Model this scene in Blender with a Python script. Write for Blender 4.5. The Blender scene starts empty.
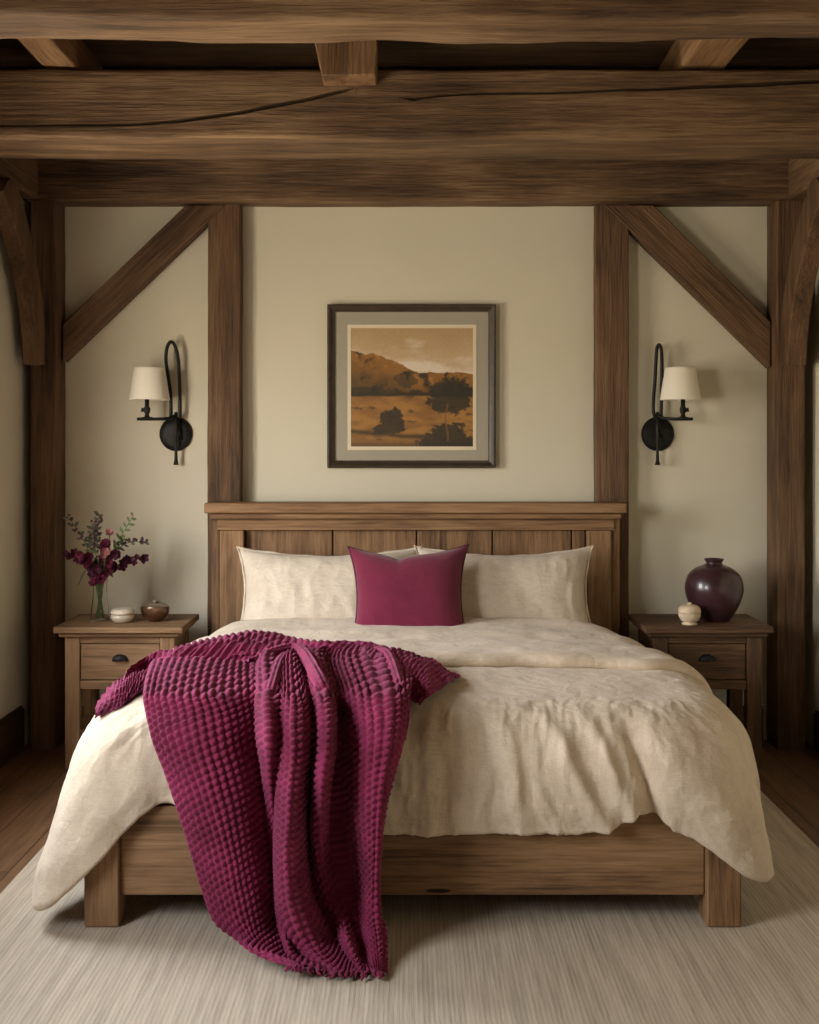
import bpy, math, random
import numpy as np
from mathutils import Vector, Matrix

random.seed(7)
rng = np.random.RandomState(11)
SC = bpy.context.scene
COL = SC.collection
PI = math.pi

# ------------------------------------------------------------------ camera, world, light
CAMY, CAMZ, F = -5.5, 1.36, 1190.0          # focal length in pixels of an 819 wide frame
cam_d = bpy.data.cameras.new('camera')
cam_d.sensor_fit = 'HORIZONTAL'; cam_d.sensor_width = 36.0
cam_d.lens = F / 819.0 * 36.0
cam_d.shift_y = -66.0 / 819.0
cam = bpy.data.objects.new('camera', cam_d); COL.objects.link(cam)
cam.location = (0, CAMY, CAMZ); cam.rotation_euler = (PI / 2, 0, 0)
SC.camera = cam

SC.view_settings.view_transform = 'Standard'
SC.view_settings.look = 'None'
SC.view_settings.gamma = 1.0
SC.view_settings.use_curve_mapping = False
SC.view_settings.exposure = 1.05

XL, XR = -1.745, 1.83                        # side walls
YF = -7.2                                    # wall behind the camera
ZC = 2.87                                    # ceiling
WINDOWS = [('left', -2.05, -1.10, 0.80, 1.95), ('left', -4.3, -3.1, 0.85, 2.0)]  # second window is an unseen addition, sized as fill light for the bed's front

world = bpy.data.worlds.new('daylight'); SC.world = world
world.use_nodes = True
wn = world.node_tree.nodes; wl = world.node_tree.links
bg = wn['Background']
tc = wn.new('ShaderNodeTexCoord'); sp = wn.new('ShaderNodeSeparateXYZ'); rp = wn.new('ShaderNodeValToRGB')
wl.new(tc.outputs['Generated'], sp.inputs[0]); wl.new(sp.outputs[2], rp.inputs[0])
rp.color_ramp.elements[0].position = 0.0; rp.color_ramp.elements[0].color = (0.70, 0.62, 0.49, 1)
rp.color_ramp.elements[1].position = 0.08; rp.color_ramp.elements[1].color = (1.0, 0.97, 0.92, 1)
e = rp.color_ramp.elements.new(0.7); e.color = (0.86, 0.92, 1.0, 1)
wl.new(rp.outputs[0], bg.inputs[0]); bg.inputs[1].default_value = 15.0

for side, y0, y1, z0, z1 in WINDOWS:         # portals: guide the sky's light through the window openings
    ld = bpy.data.lights.new('window_portal', 'AREA'); ld.shape = 'RECTANGLE'
    ld.size = z1 - z0; ld.size_y = y1 - y0
    ld.cycles.is_portal = True
    lo = bpy.data.objects.new('window_portal', ld); COL.objects.link(lo)
    lo.location = (XL - 0.13, (y0 + y1) / 2, (z0 + z1) / 2)
    lo.rotation_euler = (0, -PI / 2, 0)

# ------------------------------------------------------------------ helpers
def W(px, py, d):
    """a point of the room that stands at distance d in front of the lens"""
    return Vector(((px - 409.5) * d / F, CAMY + d, CAMZ - (py - 446.0) * d / F))

def tag(o, label=None, cat=None, group=None, kind=None):
    if label: o['label'] = label
    if cat: o['category'] = cat
    if group: o['group'] = group
    if kind: o['kind'] = kind
    return o

def empty(name, loc, label, cat, group=None, rot=(0, 0, 0)):
    o = bpy.data.objects.new(name, None); COL.objects.link(o)
    o.empty_display_size = 0.1
    o.location = loc; o.rotation_euler = rot
    return tag(o, label, cat, group)

def mesh_obj(name, verts, faces, mat, parent=None, smooth=False, bevel=0, loc=None, seg=2):
    me = bpy.data.meshes.new(name)
    if isinstance(verts, np.ndarray): verts = verts.tolist()
    if isinstance(faces, np.ndarray): faces = faces.tolist()
    me.from_pydata([tuple(v) for v in verts], [], faces)
    me.update()
    if smooth:
        me.polygons.foreach_set('use_smooth', [True] * len(me.polygons))
    o = bpy.data.objects.new(name, me); COL.objects.link(o)
    if mat: me.materials.append(mat)
    if parent: o.parent = parent
    if loc is not None: o.location = loc
    if bevel:
        b = o.modifiers.new('bevel', 'BEVEL'); b.width = bevel; b.segments = seg
        b.limit_method = 'ANGLE'; b.angle_limit = math.radians(40)
        me.polygons.foreach_set('use_smooth', [True] * len(me.polygons))
        wnm = o.modifiers.new('wn', 'WEIGHTED_NORMAL'); wnm.keep_sharp = True
    return o

class MB:
    def __init__(s): s.v = []; s.f = []
    def add(s, vs, fs):
        k = len(s.v); s.v += [tuple(v) for v in vs]; s.f += [[i + k for i in f] for f in fs]; return s
    def box(s, x0, x1, y0, y1, z0, z1):
        return s.add([(x0, y0, z0), (x1, y0, z0), (x1, y1, z0), (x0, y1, z0), (x0, y0, z1), (x1, y0, z1), (x1, y1, z1), (x0, y1, z1)],
                     [(0, 3, 2, 1), (4, 5, 6, 7), (0, 1, 5, 4), (1, 2, 6, 5), (2, 3, 7, 6), (3, 0, 4, 7)])
    def lathe(s, prof, n=48, c=(0, 0, 0), cap=True, ax='Z'):
        vs = []; fs = []
        for r, z in prof:
            for k in range(n):
                a = 2 * PI * k / n
                p = (r * math.cos(a), r * math.sin(a), z)
                if ax == 'Y': p = (p[0], -p[2], p[1])
                vs.append((c[0] + p[0], c[1] + p[1], c[2] + p[2]))
        for i in range(len(prof) - 1):
            for k in range(n):
                a, b = i * n + k, i * n + (k + 1) % n
                fs.append((a, b, b + n, a + n))
        if cap:
            fs.append(tuple(range(n))[::-1]); fs.append(tuple(range((len(prof) - 1) * n, len(prof) * n)))
        return s.add(vs, fs)
    def tube(s, pts, rad, n=10, cap=True):
        pts = [Vector(p) for p in pts]
        if not isinstance(rad, (list, tuple)): rad = [rad] * len(pts)
        vs = []; fs = []
        t0 = (pts[1] - pts[0]).normalized()
        up = Vector((0, 0, 1)) if abs(t0.z) < 0.9 else Vector((1, 0, 0))
        nrm = t0.cross(up).normalized()
        for i, p in enumerate(pts):
            t = (pts[min(i + 1, len(pts) - 1)] - pts[max(i - 1, 0)])
            if t.length < 1e-9: t = t0
            t.normalize()
            nrm = (nrm - t * nrm.dot(t)).normalized(); b = t.cross(nrm)
            for k in range(n):
                a = 2 * PI * k / n
                vs.append(p + (nrm * math.cos(a) + b * math.sin(a)) * rad[i])
        for i in range(len(pts) - 1):
            for k in range(n):
                a, b2 = i * n + k, i * n + (k + 1) % n
                fs.append((a, b2, b2 + n, a + n))
        if cap:
            fs.append(tuple(range(n))[::-1]); fs.append(tuple(range((len(pts) - 1) * n, len(pts) * n)))
        return s.add(vs, fs)
    def build(s, name, mat, parent=None, **k): return mesh_obj(name, s.v, s.f, mat, parent, **k)

def spline(pts, per=8):
    P = [Vector(p) for p in pts]; P = [P[0] * 2 - P[1]] + P + [P[-1] * 2 - P[-2]]; out = []
    for i in range(1, len(P) - 2):
        for k in range(per):
            t = k / per
            out.append(0.5 * ((2 * P[i]) + (P[i + 1] - P[i - 1]) * t + (2 * P[i - 1] - 5 * P[i] + 4 * P[i + 1] - P[i + 2]) * t * t
                              + (3 * P[i] - P[i - 1] - 3 * P[i + 1] + P[i + 2]) * t ** 3))
    out.append(P[-2]); return out

# vectorised gradient noise
_perm = np.arange(256); np.random.RandomState(5).shuffle(_perm); _perm = np.concatenate([_perm] * 3)
_grad = np.random.RandomState(6).randn(256, 3); _grad /= np.linalg.norm(_grad, axis=1)[:, None]
def noise(x, y, z=0.0):
    x = np.asarray(x, float); y = np.asarray(y, float) + 0 * x; z = np.asarray(z, float) + 0 * x; x = x + 0 * y
    xi, yi, zi = np.floor(x).astype(int), np.floor(y).astype(int), np.floor(z).astype(int)
    xf, yf, zf = x - xi, y - yi, z - zi
    f = lambda t: t * t * t * (t * (t * 6 - 15) + 10)
    u, v, w = f(xf), f(yf), f(zf); tot = 0
    for dx in (0, 1):
        for dy in (0, 1):
            for dz in (0, 1):
                h = _perm[(_perm[(_perm[(xi + dx) & 255] + yi + dy) & 255] + zi + dz) & 255]
                g = _grad[h]
                d = g[..., 0] * (xf - dx) + g[..., 1] * (yf - dy) + g[..., 2] * (zf - dz)
                tot = tot + d * (u if dx else 1 - u) * (v if dy else 1 - v) * (w if dz else 1 - w)
    return tot
def fbm(x, y, z=0.0, o=4):
    t = 0; a = 1.0
    for k in range(o):
        t = t + a * noise(np.asarray(x) * 2 ** k + 17 * k, np.asarray(y) * 2 ** k + 5 * k, np.asarray(z) * 2 ** k); a *= 0.5
    return t
def sstep(a, b, x):
    t = np.clip((np.asarray(x, float) - a) / (b - a), 0, 1); return t * t * (3 - 2 * t)

def grid_faces(n, m, closed_m=False):
    I, J = np.meshgrid(np.arange(n - 1), np.arange(m if closed_m else m - 1), indexing='ij')
    J2 = (J + 1) % m
    return np.stack([I * m + J, I * m + J2, (I + 1) * m + J2, (I + 1) * m + J], -1).reshape(-1, 4)
def grid_normals(P):
    du = np.gradient(P, axis=0); dv = np.gradient(P, axis=1)
    n = np.cross(du, dv); n /= (np.linalg.norm(n, axis=-1, keepdims=True) + 1e-12); return n
def catmull(C, axis, per):
    """densify control array along an axis, Catmull-Rom"""
    C = np.moveaxis(np.asarray(C, float), axis, 0)
    E = np.concatenate([2 * C[:1] - C[1:2], C, 2 * C[-1:] - C[-2:-1]])
    out = []
    for i in range(1, len(E) - 2):
        for k in range(per):
            t = k / per
            out.append(0.5 * (2 * E[i] + (E[i + 1] - E[i - 1]) * t + (2 * E[i - 1] - 5 * E[i] + 4 * E[i + 1] - E[i + 2]) * t * t
                              + (3 * E[i] - E[i - 1] - 3 * E[i + 1] + E[i + 2]) * t ** 3))
    out.append(E[-2])
    return np.moveaxis(np.array(out), 0, axis)

# ------------------------------------------------------------------ materials
def new_mat(name):
    m = bpy.data.materials.new(name); m.use_nodes = True
    return m, m.node_tree.nodes, m.node_tree.links, m.node_tree.nodes['Principled BSDF']
def nd(N, t, **kw):
    n = N.new(t)
    for k, v in kw.items():
        if k in n.inputs: n.inputs[k].default_value = v
        else: setattr(n, k, v)
    return n
def ramp(N, cols):
    r = N.new('ShaderNodeValToRGB'); el = r.color_ramp.elements
    el[0].position, el[0].color = cols[0][0], (*cols[0][1], 1)
    el[1].position, el[1].color = cols[-1][0], (*cols[-1][1], 1)
    for p, c in cols[1:-1]:
        e = el.new(p); e.color = (*c, 1)
    return r
def coords(N, L, scale=(1, 1, 1), rand=True):
    t = N.new('ShaderNodeTexCoord'); mp = N.new('ShaderNodeMapping'); mp.inputs['Scale'].default_value = scale
    if rand:
        oi = N.new('ShaderNodeObjectInfo'); ml = nd(N, 'ShaderNodeVectorMath', operation='SCALE')
        cx = N.new('ShaderNodeCombineXYZ')
        for k in range(3): L.new(oi.outputs['Random'], cx.inputs[k])
        ml.inputs['Scale'].default_value = 37.0; L.new(cx.outputs[0], ml.inputs[0])
        ad = nd(N, 'ShaderNodeVectorMath', operation='ADD'); L.new(t.outputs['Object'], ad.inputs[0]); L.new(ml.outputs[0], ad.inputs[1])
        L.new(ad.outputs[0], mp.inputs[0])
    else: L.new(t.outputs['Object'], mp.inputs[0])
    return mp
_wood = {}
def oak(axis='X', tone='mid', rough=0.62):
    key = (axis, tone)
    if key in _wood: return _wood[key]
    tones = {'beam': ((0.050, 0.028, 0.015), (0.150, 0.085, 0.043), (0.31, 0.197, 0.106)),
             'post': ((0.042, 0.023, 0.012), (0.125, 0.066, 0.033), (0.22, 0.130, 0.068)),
             'mid': ((0.080, 0.042, 0.020), (0.235, 0.130, 0.061), (0.37, 0.225, 0.117)),
             'stand': ((0.095, 0.050, 0.022), (0.23, 0.130, 0.064), (0.34, 0.205, 0.110)),
             'dark': ((0.020, 0.011, 0.006), (0.045, 0.024, 0.013), (0.080, 0.044, 0.024))}[tone]
    m, N, L, B = new_mat('oak_%s_%s' % (tone, axis.lower()))
    sx = {'X': (1, 9, 9), 'Y': (9, 1, 9), 'Z': (9, 9, 1)}[axis]
    mp = coords(N, L, tuple(0.9 * v for v in sx))
    n1 = nd(N, 'ShaderNodeTexNoise', Scale=1.6, Detail=8.0, Roughness=0.62, Distortion=0.35); L.new(mp.outputs[0], n1.inputs['Vector'])
    mp2 = coords(N, L, tuple({1: 3.0, 9: 75}[v] for v in sx))
    n2 = nd(N, 'ShaderNodeTexNoise', Scale=1.4, Detail=4.0, Roughness=0.7); L.new(mp2.outputs[0], n2.inputs['Vector'])
    mp3 = coords(N, L, (1.1, 1.1, 1.1))
    n3 = nd(N, 'ShaderNodeTexNoise', Scale=1.7, Detail=3.0); L.new(mp3.outputs[0], n3.inputs['Vector'])
    vo = nd(N, 'ShaderNodeTexVoronoi', Scale=1.3, feature='F1'); L.new(mp.outputs[0], vo.inputs['Vector'])
    mx = nd(N, 'ShaderNodeMath', operation='MULTIPLY_ADD'); mx.inputs[1].default_value = 0.75
    L.new(n2.outputs[0], mx.inputs[0]); L.new(n1.outputs[0], mx.inputs[2])
    mx2 = nd(N, 'ShaderNodeMath', operation='MULTIPLY_ADD'); mx2.inputs[1].default_value = 0.45
    L.new(n3.outputs[0], mx2.inputs[0]); L.new(mx.outputs[0], mx2.inputs[2])
    sb = nd(N, 'ShaderNodeMath', operation='SUBTRACT'); sb.inputs[1].default_value = 0.60; L.new(mx2.outputs[0], sb.inputs[0])
    r = ramp(N, [(0.25, tones[0]), (0.5, tones[1]), (0.80, tones[2])]); L.new(sb.outputs[0], r.inputs[0])
    # knots
    kr = ramp(N, [(0.0, (0.25, 0.2, 0.16)), (0.10, (1, 1, 1))]); L.new(vo.outputs['Distance'], kr.inputs[0])
    mc = nd(N, 'ShaderNodeMix', data_type='RGBA', blend_type='MULTIPLY'); mc.inputs[0].default_value = 0.8
    L.new(r.outputs[0], mc.inputs[6]); L.new(kr.outputs[0], mc.inputs[7])
    L.new(mc.outputs[2], B.inputs['Base Color'])
    bp = nd(N, 'ShaderNodeBump', Strength=0.9 if tone in ('beam', 'post') else 0.4, Distance=0.010); L.new(mx.outputs[0], bp.inputs['Height'])
    L.new(bp.outputs[0], B.inputs['Normal'])
    B.inputs['Roughness'].default_value = rough; B.inputs['Specular IOR Level'].default_value = 0.3
    _wood[key] = m; return m

def simple(name, col, rough=0.6, metal=0.0, bump=None, var=0.0, vscale=8.0, spec=0.4, sheen=0.0, coat=0.0):
    m, N, L, B = new_mat(name)
    mp = coords(N, L, (1, 1, 1))
    n = nd(N, 'ShaderNodeTexNoise', Scale=vscale, Detail=5.0); L.new(mp.outputs[0], n.inputs['Vector'])
    r = ramp(N, [(0.3, tuple(c * (1 - var) for c in col)), (0.7, tuple(min(1, c * (1 + var)) for c in col))])
    L.new(n.outputs[0], r.inputs[0]); L.new(r.outputs[0], B.inputs['Base Color'])
    B.inputs['Roughness'].default_value = rough; B.inputs['Metallic'].default_value = metal
    B.inputs['Specular IOR Level'].default_value = spec
    B.inputs['Sheen Weight'].default_value = sheen; B.inputs['Coat Weight'].default_value = coat
    if bump:
        n2 = nd(N, 'ShaderNodeTexNoise', Scale=bump[0], Detail=4.0); L.new(mp.outputs[0], n2.inputs['Vector'])
        b = nd(N, 'ShaderNodeBump', Strength=bump[1], Distance=bump[2]); L.new(n2.outputs[0], b.inputs['Height']); L.new(b.outputs[0], B.inputs['Normal'])
    return m

def linen(name, c0, c1, bump=0.35, sheen=0.15, thread=420.0):
    m, N, L, B = new_mat(name)
    mp = coords(N, L, (1, 1, 1))
    big = nd(N, 'ShaderNodeTexNoise', Scale=5.0, Detail=6.0, Roughness=0.7); L.new(mp.outputs[0], big.inputs['Vector'])
    mv = coords(N, L, (thread, thread, thread * 0.06)); nv = nd(N, 'ShaderNodeTexNoise', Scale=1.0, Detail=2.0); L.new(mv.outputs[0], nv.inputs['Vector'])
    mh = coords(N, L, (thread * 0.06, thread * 0.25, thread)); nh = nd(N, 'ShaderNodeTexNoise', Scale=1.0, Detail=2.0); L.new(mh.outputs[0], nh.inputs['Vector'])
    ad = nd(N, 'ShaderNodeMath', operation='ADD'); L.new(nv.outputs[0], ad.inputs[0]); L.new(nh.outputs[0], ad.inputs[1])
    hf = nd(N, 'ShaderNodeMath', operation='MULTIPLY_ADD'); hf.inputs[1].default_value = 0.35; L.new(ad.outputs[0], hf.inputs[0]); L.new(big.outputs[0], hf.inputs[2])
    r = ramp(N, [(0.6, c0), (1.1 if False else 1.0, c1)]); L.new(hf.outputs[0], r.inputs[0]); L.new(r.outputs[0], B.inputs['Base Color'])
    # soft crumple
    cr = nd(N, 'ShaderNodeTexNoise', Scale=22.0, Detail=5.0, Roughness=0.6, Distortion=0.6); L.new(mp.outputs[0], cr.inputs['Vector'])
    b1 = nd(N, 'ShaderNodeBump', Strength=bump, Distance=0.012); L.new(cr.outputs[0], b1.inputs['Height'])
    b2 = nd(N, 'ShaderNodeBump', Strength=0.25, Distance=0.002); L.new(ad.outputs[0], b2.inputs['Height']); L.new(b1.outputs[0], b2.inputs['Normal'])
    L.new(b2.outputs[0], B.inputs['Normal'])
    B.inputs['Roughness'].default_value = 0.9; B.inputs['Specular IOR Level'].default_value = 0.15
    B.inputs['Sheen Weight'].default_value = sheen; B.inputs['Sheen Roughness'].default_value = 0.5
    return m

M_PLASTER = simple('cream_plaster', (0.67, 0.62, 0.49), 0.92, bump=(45, 0.12, 0.004), var=0.035, vscale=1.6, spec=0.15)
M_DUVET = linen('oatmeal_linen', (0.51, 0.405, 0.295), (0.70, 0.585, 0.45), 0.5)
M_PILLOW = linen('pillow_linen', (0.49, 0.41, 0.315), (0.65, 0.56, 0.445), 0.4)
M_PLUM = linen('plum_cotton', (0.115, 0.010, 0.030), (0.165, 0.016, 0.045), 0.12, 0.25, 700)
M_IRON = simple('blackened_iron', (0.022, 0.020, 0.019), 0.55, 0.6, bump=(60, 0.4, 0.002), var=0.4, vscale=30)
M_SHADE = simple('cream_lampshade', (0.86, 0.80, 0.68), 0.85, bump=(300, 0.1, 0.001), spec=0.2)
M_WHITE = simple('white_sheet', (0.72, 0.68, 0.60), 0.9)

def knit_mat():
    m, N, L, B = new_mat('burgundy_wool')
    mp = coords(N, L, (1, 1, 1))
    n = nd(N, 'ShaderNodeTexNoise', Scale=260.0, Detail=3.0, Roughness=0.7); L.new(mp.outputs[0], n.inputs['Vector'])
    n2 = nd(N, 'ShaderNodeTexNoise', Scale=9.0, Detail=3.0); L.new(mp.outputs[0], n2.inputs['Vector'])
    a = nd(N, 'ShaderNodeMath', operation='MULTIPLY_ADD'); a.inputs[1].default_value = 0.5; L.new(n.outputs[0], a.inputs[0]); L.new(n2.outputs[0], a.inputs[2])
    r = ramp(N, [(0.5, (0.110, 0.008, 0.030)), (1.0, (0.25, 0.023, 0.078))]); L.new(a.outputs[0], r.inputs[0]); L.new(r.outputs[0], B.inputs['Base Color'])
    b = nd(N, 'ShaderNodeBump', Strength=0.6, Distance=0.003); L.new(n.outputs[0], b.inputs['Height']); L.new(b.outputs[0], B.inputs['Normal'])
    B.inputs['Roughness'].default_value = 0.85; B.inputs['Specular IOR Level'].default_value = 0.2
    B.inputs['Sheen Weight'].default_value = 0.3; B.inputs['Sheen Tint'].default_value = (0.9, 0.35, 0.6, 1)
    return m
M_KNIT = knit_mat()

def floor_mat():
    m, N, L, B = new_mat('floor_planks')
    t = N.new('ShaderNodeTexCoord'); mp = N.new('ShaderNodeMapping'); mp.inputs['Rotation'].default_value = (0, 0, PI / 2)
    L.new(t.outputs['Object'], mp.inputs[0])
    br = nd(N, 'ShaderNodeTexBrick', Scale=1.0); br.inputs['Brick Width'].default_value = 1.7; br.inputs['Row Height'].default_value = 0.16
    br.inputs['Mortar Size'].default_value = 0.0025; br.inputs['Mortar Smooth'].default_value = 0.1
    br.inputs['Color1'].default_value = (0.135, 0.070, 0.034, 1); br.inputs['Color2'].default_value = (0.19, 0.105, 0.052, 1); br.inputs['Mortar'].default_value = (0.02, 0.01, 0.005, 1)
    L.new(mp.outputs[0], br.inputs['Vector'])
    mp2 = N.new('ShaderNodeMapping'); mp2.inputs['Scale'].default_value = (14, 1.2, 14); L.new(t.outputs['Object'], mp2.inputs[0])
    n = nd(N, 'ShaderNodeTexNoise', Scale=2.5, Detail=7.0, Roughness=0.65, Distortion=0.3); L.new(mp2.outputs[0], n.inputs['Vector'])
    r = ramp(N, [(0.3, (0.55, 0.5, 0.45)), (0.7, (1.35, 1.3, 1.25))]); L.new(n.outputs[0], r.inputs[0])
    mc = nd(N, 'ShaderNodeMix', data_type='RGBA', blend_type='MULTIPLY'); mc.inputs[0].default_value = 1
    L.new(br.outputs[0], mc.inputs[6]); L.new(r.outputs[0], mc.inputs[7]); L.new(mc.outputs[2], B.inputs['Base Color'])
    b = nd(N, 'ShaderNodeBump', Strength=0.3, Distance=0.004); L.new(br.outputs['Fac'], b.inputs['Height']); b.invert = True
    L.new(b.outputs[0], B.inputs['Normal']); B.inputs['Roughness'].default_value = 0.5; B.inputs['Specular IOR Level'].default_value = 0.35
    return m
def rug_mat():
    m, N, L, B = new_mat('ribbed_rug')
    t = N.new('ShaderNodeTexCoord')
    mp = N.new('ShaderNodeMapping'); mp.inputs['Scale'].default_value = (1, 0.05, 1); L.new(t.outputs['Object'], mp.inputs[0])
    n = nd(N, 'ShaderNodeTexNoise', Scale=55.0, Detail=4.0, Roughness=0.7); L.new(mp.outputs[0], n.inputs['Vector'])
    w = nd(N, 'ShaderNodeTexWave', Scale=26.0, Distortion=0.6, Detail=1.0); w.bands_direction = 'X'; L.new(t.outputs['Object'], w.inputs['Vector'])
    n2 = nd(N, 'ShaderNodeTexNoise', Scale=420.0, Detail=2.0); L.new(t.outputs['Object'], n2.inputs['Vector'])
    a = nd(N, 'ShaderNodeMath', operation='MULTIPLY_ADD'); a.inputs[1].default_value = 0.13; L.new(w.outputs['Fac'], a.inputs[0]); L.new(n.outputs[0], a.inputs[2])
    a2 = nd(N, 'ShaderNodeMath', operation='MULTIPLY_ADD'); a2.inputs[1].default_value = 0.35; L.new(n2.outputs[0], a2.inputs[0]); L.new(a.outputs[0], a2.inputs[2])
    r = ramp(N, [(0.40, (0.31, 0.255, 0.19)), (0.95, (0.58, 0.49, 0.385))]); L.new(a2.outputs[0], r.inputs[0]); L.new(r.outputs[0], B.inputs['Base Color'])
    b = nd(N, 'ShaderNodeBump', Strength=0.6, Distance=0.004); L.new(a2.outputs[0], b.inputs['Height']); L.new(b.outputs[0], B.inputs['Normal'])
    B.inputs['Roughness'].default_value = 0.95; B.inputs['Specular IOR Level'].default_value = 0.1
    return m

# ------------------------------------------------------------------ the room
def struct(mb, name, mat, **k): return tag(mb.build(name, mat, **k), kind='structure')
T = 0.15
struct(MB().box(XL - T, XR + T, YF - T, T, -0.1, 0), 'floor', floor_mat())
struct(MB().box(XL - T, XR + T, YF - T, T, ZC, ZC + 0.1), 'ceiling', oak('X', 'post'))
struct(MB().box(XL - T, XR + T, 0, T, 0, ZC), 'wall_back', M_PLASTER)
struct(MB().box(XR, XR + T, YF, 0, 0, ZC), 'wall_right', M_PLASTER)
struct(MB().box(XL - T, XR + T, YF - T, YF, 0, ZC), 'wall_front', M_PLASTER)
wl_ = MB()
ys = sorted([(w[1], w[2], w[3], w[4]) for w in WINDOWS])
cur = YF
for y0, y1, z0, z1 in ys:
    wl_.box(XL - T, XL, cur, y0, 0, ZC); wl_.box(XL - T, XL, y0, y1, 0, z0); wl_.box(XL - T, XL, y0, y1, z1, ZC); cur = y1
wl_.box(XL - T, XL, cur, 0, 0, ZC)
struct(wl_, 'wall_left', M_PLASTER)

gm, N_, L_, B_ = new_mat('window_glass')
tr = N_.new('ShaderNodeBsdfTransparent'); gl = nd(N_, 'ShaderNodeBsdfGlossy', Roughness=0.02); mxs = N_.new('ShaderNodeMixShader'); mxs.inputs[0].default_value = 0.06
L_.new(tr.outputs[0], mxs.inputs[1]); L_.new(gl.outputs[0], mxs.inputs[2]); L_.new(mxs.outputs[0], N_['Material Output'].inputs[0])
for i, (s_, y0, y1, z0, z1) in enumerate(WINDOWS):
    w = bpy.data.objects.new('window_%d' % (i + 1), None); COL.objects.link(w); w.location = (XL, (y0 + y1) / 2, z0); tag(w, kind='structure')
    hy, hz = (y1 - y0) / 2, z1 - z0
    f = MB(); x0, x1 = -0.10, -0.05; b = 0.05
    f.box(x0, x1, -hy, hy, 0, b).box(x0, x1, -hy, hy, hz - b, hz).box(x0, x1, -hy, -hy + b, b, hz - b).box(x0, x1, hy - b, hy, b, hz - b)
    f.box(x0, x1, -0.02, 0.02, b, hz - b).box(x0, x1, -hy + b, hy - b, hz * 0.55, hz * 0.55 + 0.03)
    f.build('window_frame', oak('Z', 'post'), w, bevel=0.003)
    MB().box(-0.078, -0.074, -hy + 0.04, hy - 0.04, 0.04, hz - 0.04).build('window_pane', gm, w)
    MB().box(-0.05, 0.03, -hy - 0.04, hy + 0.04, -0.035, -0.001).build('window_sill', oak('Y', 'post'), w, bevel=0.004)

BB = oak('Y', 'dark'); BBX = oak('X', 'dark')
struct(MB().box(XL + 0.001, XL + 0.022, YF, -0.17, 0.001, 0.185).box(XL + 0.001, XL + 0.015, YF, -0.17, 0.186, 0.197), 'baseboard_left', BB, bevel=0.003)
struct(MB().box(XR - 0.022, XR - 0.001, YF, -0.17, 0.001, 0.165).box(XR - 0.015, XR - 0.001, YF, -0.17, 0.166, 0.177), 'baseboard_right', BB, bevel=0.003)
struct(MB().box(-1.57, 1.63, -0.022, -0.001, 0.001, 0.15).box(-1.57, 1.63, -0.014, -0.001, 0.151, 0.162), 'baseboard_back', BBX, bevel=0.003)

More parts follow.
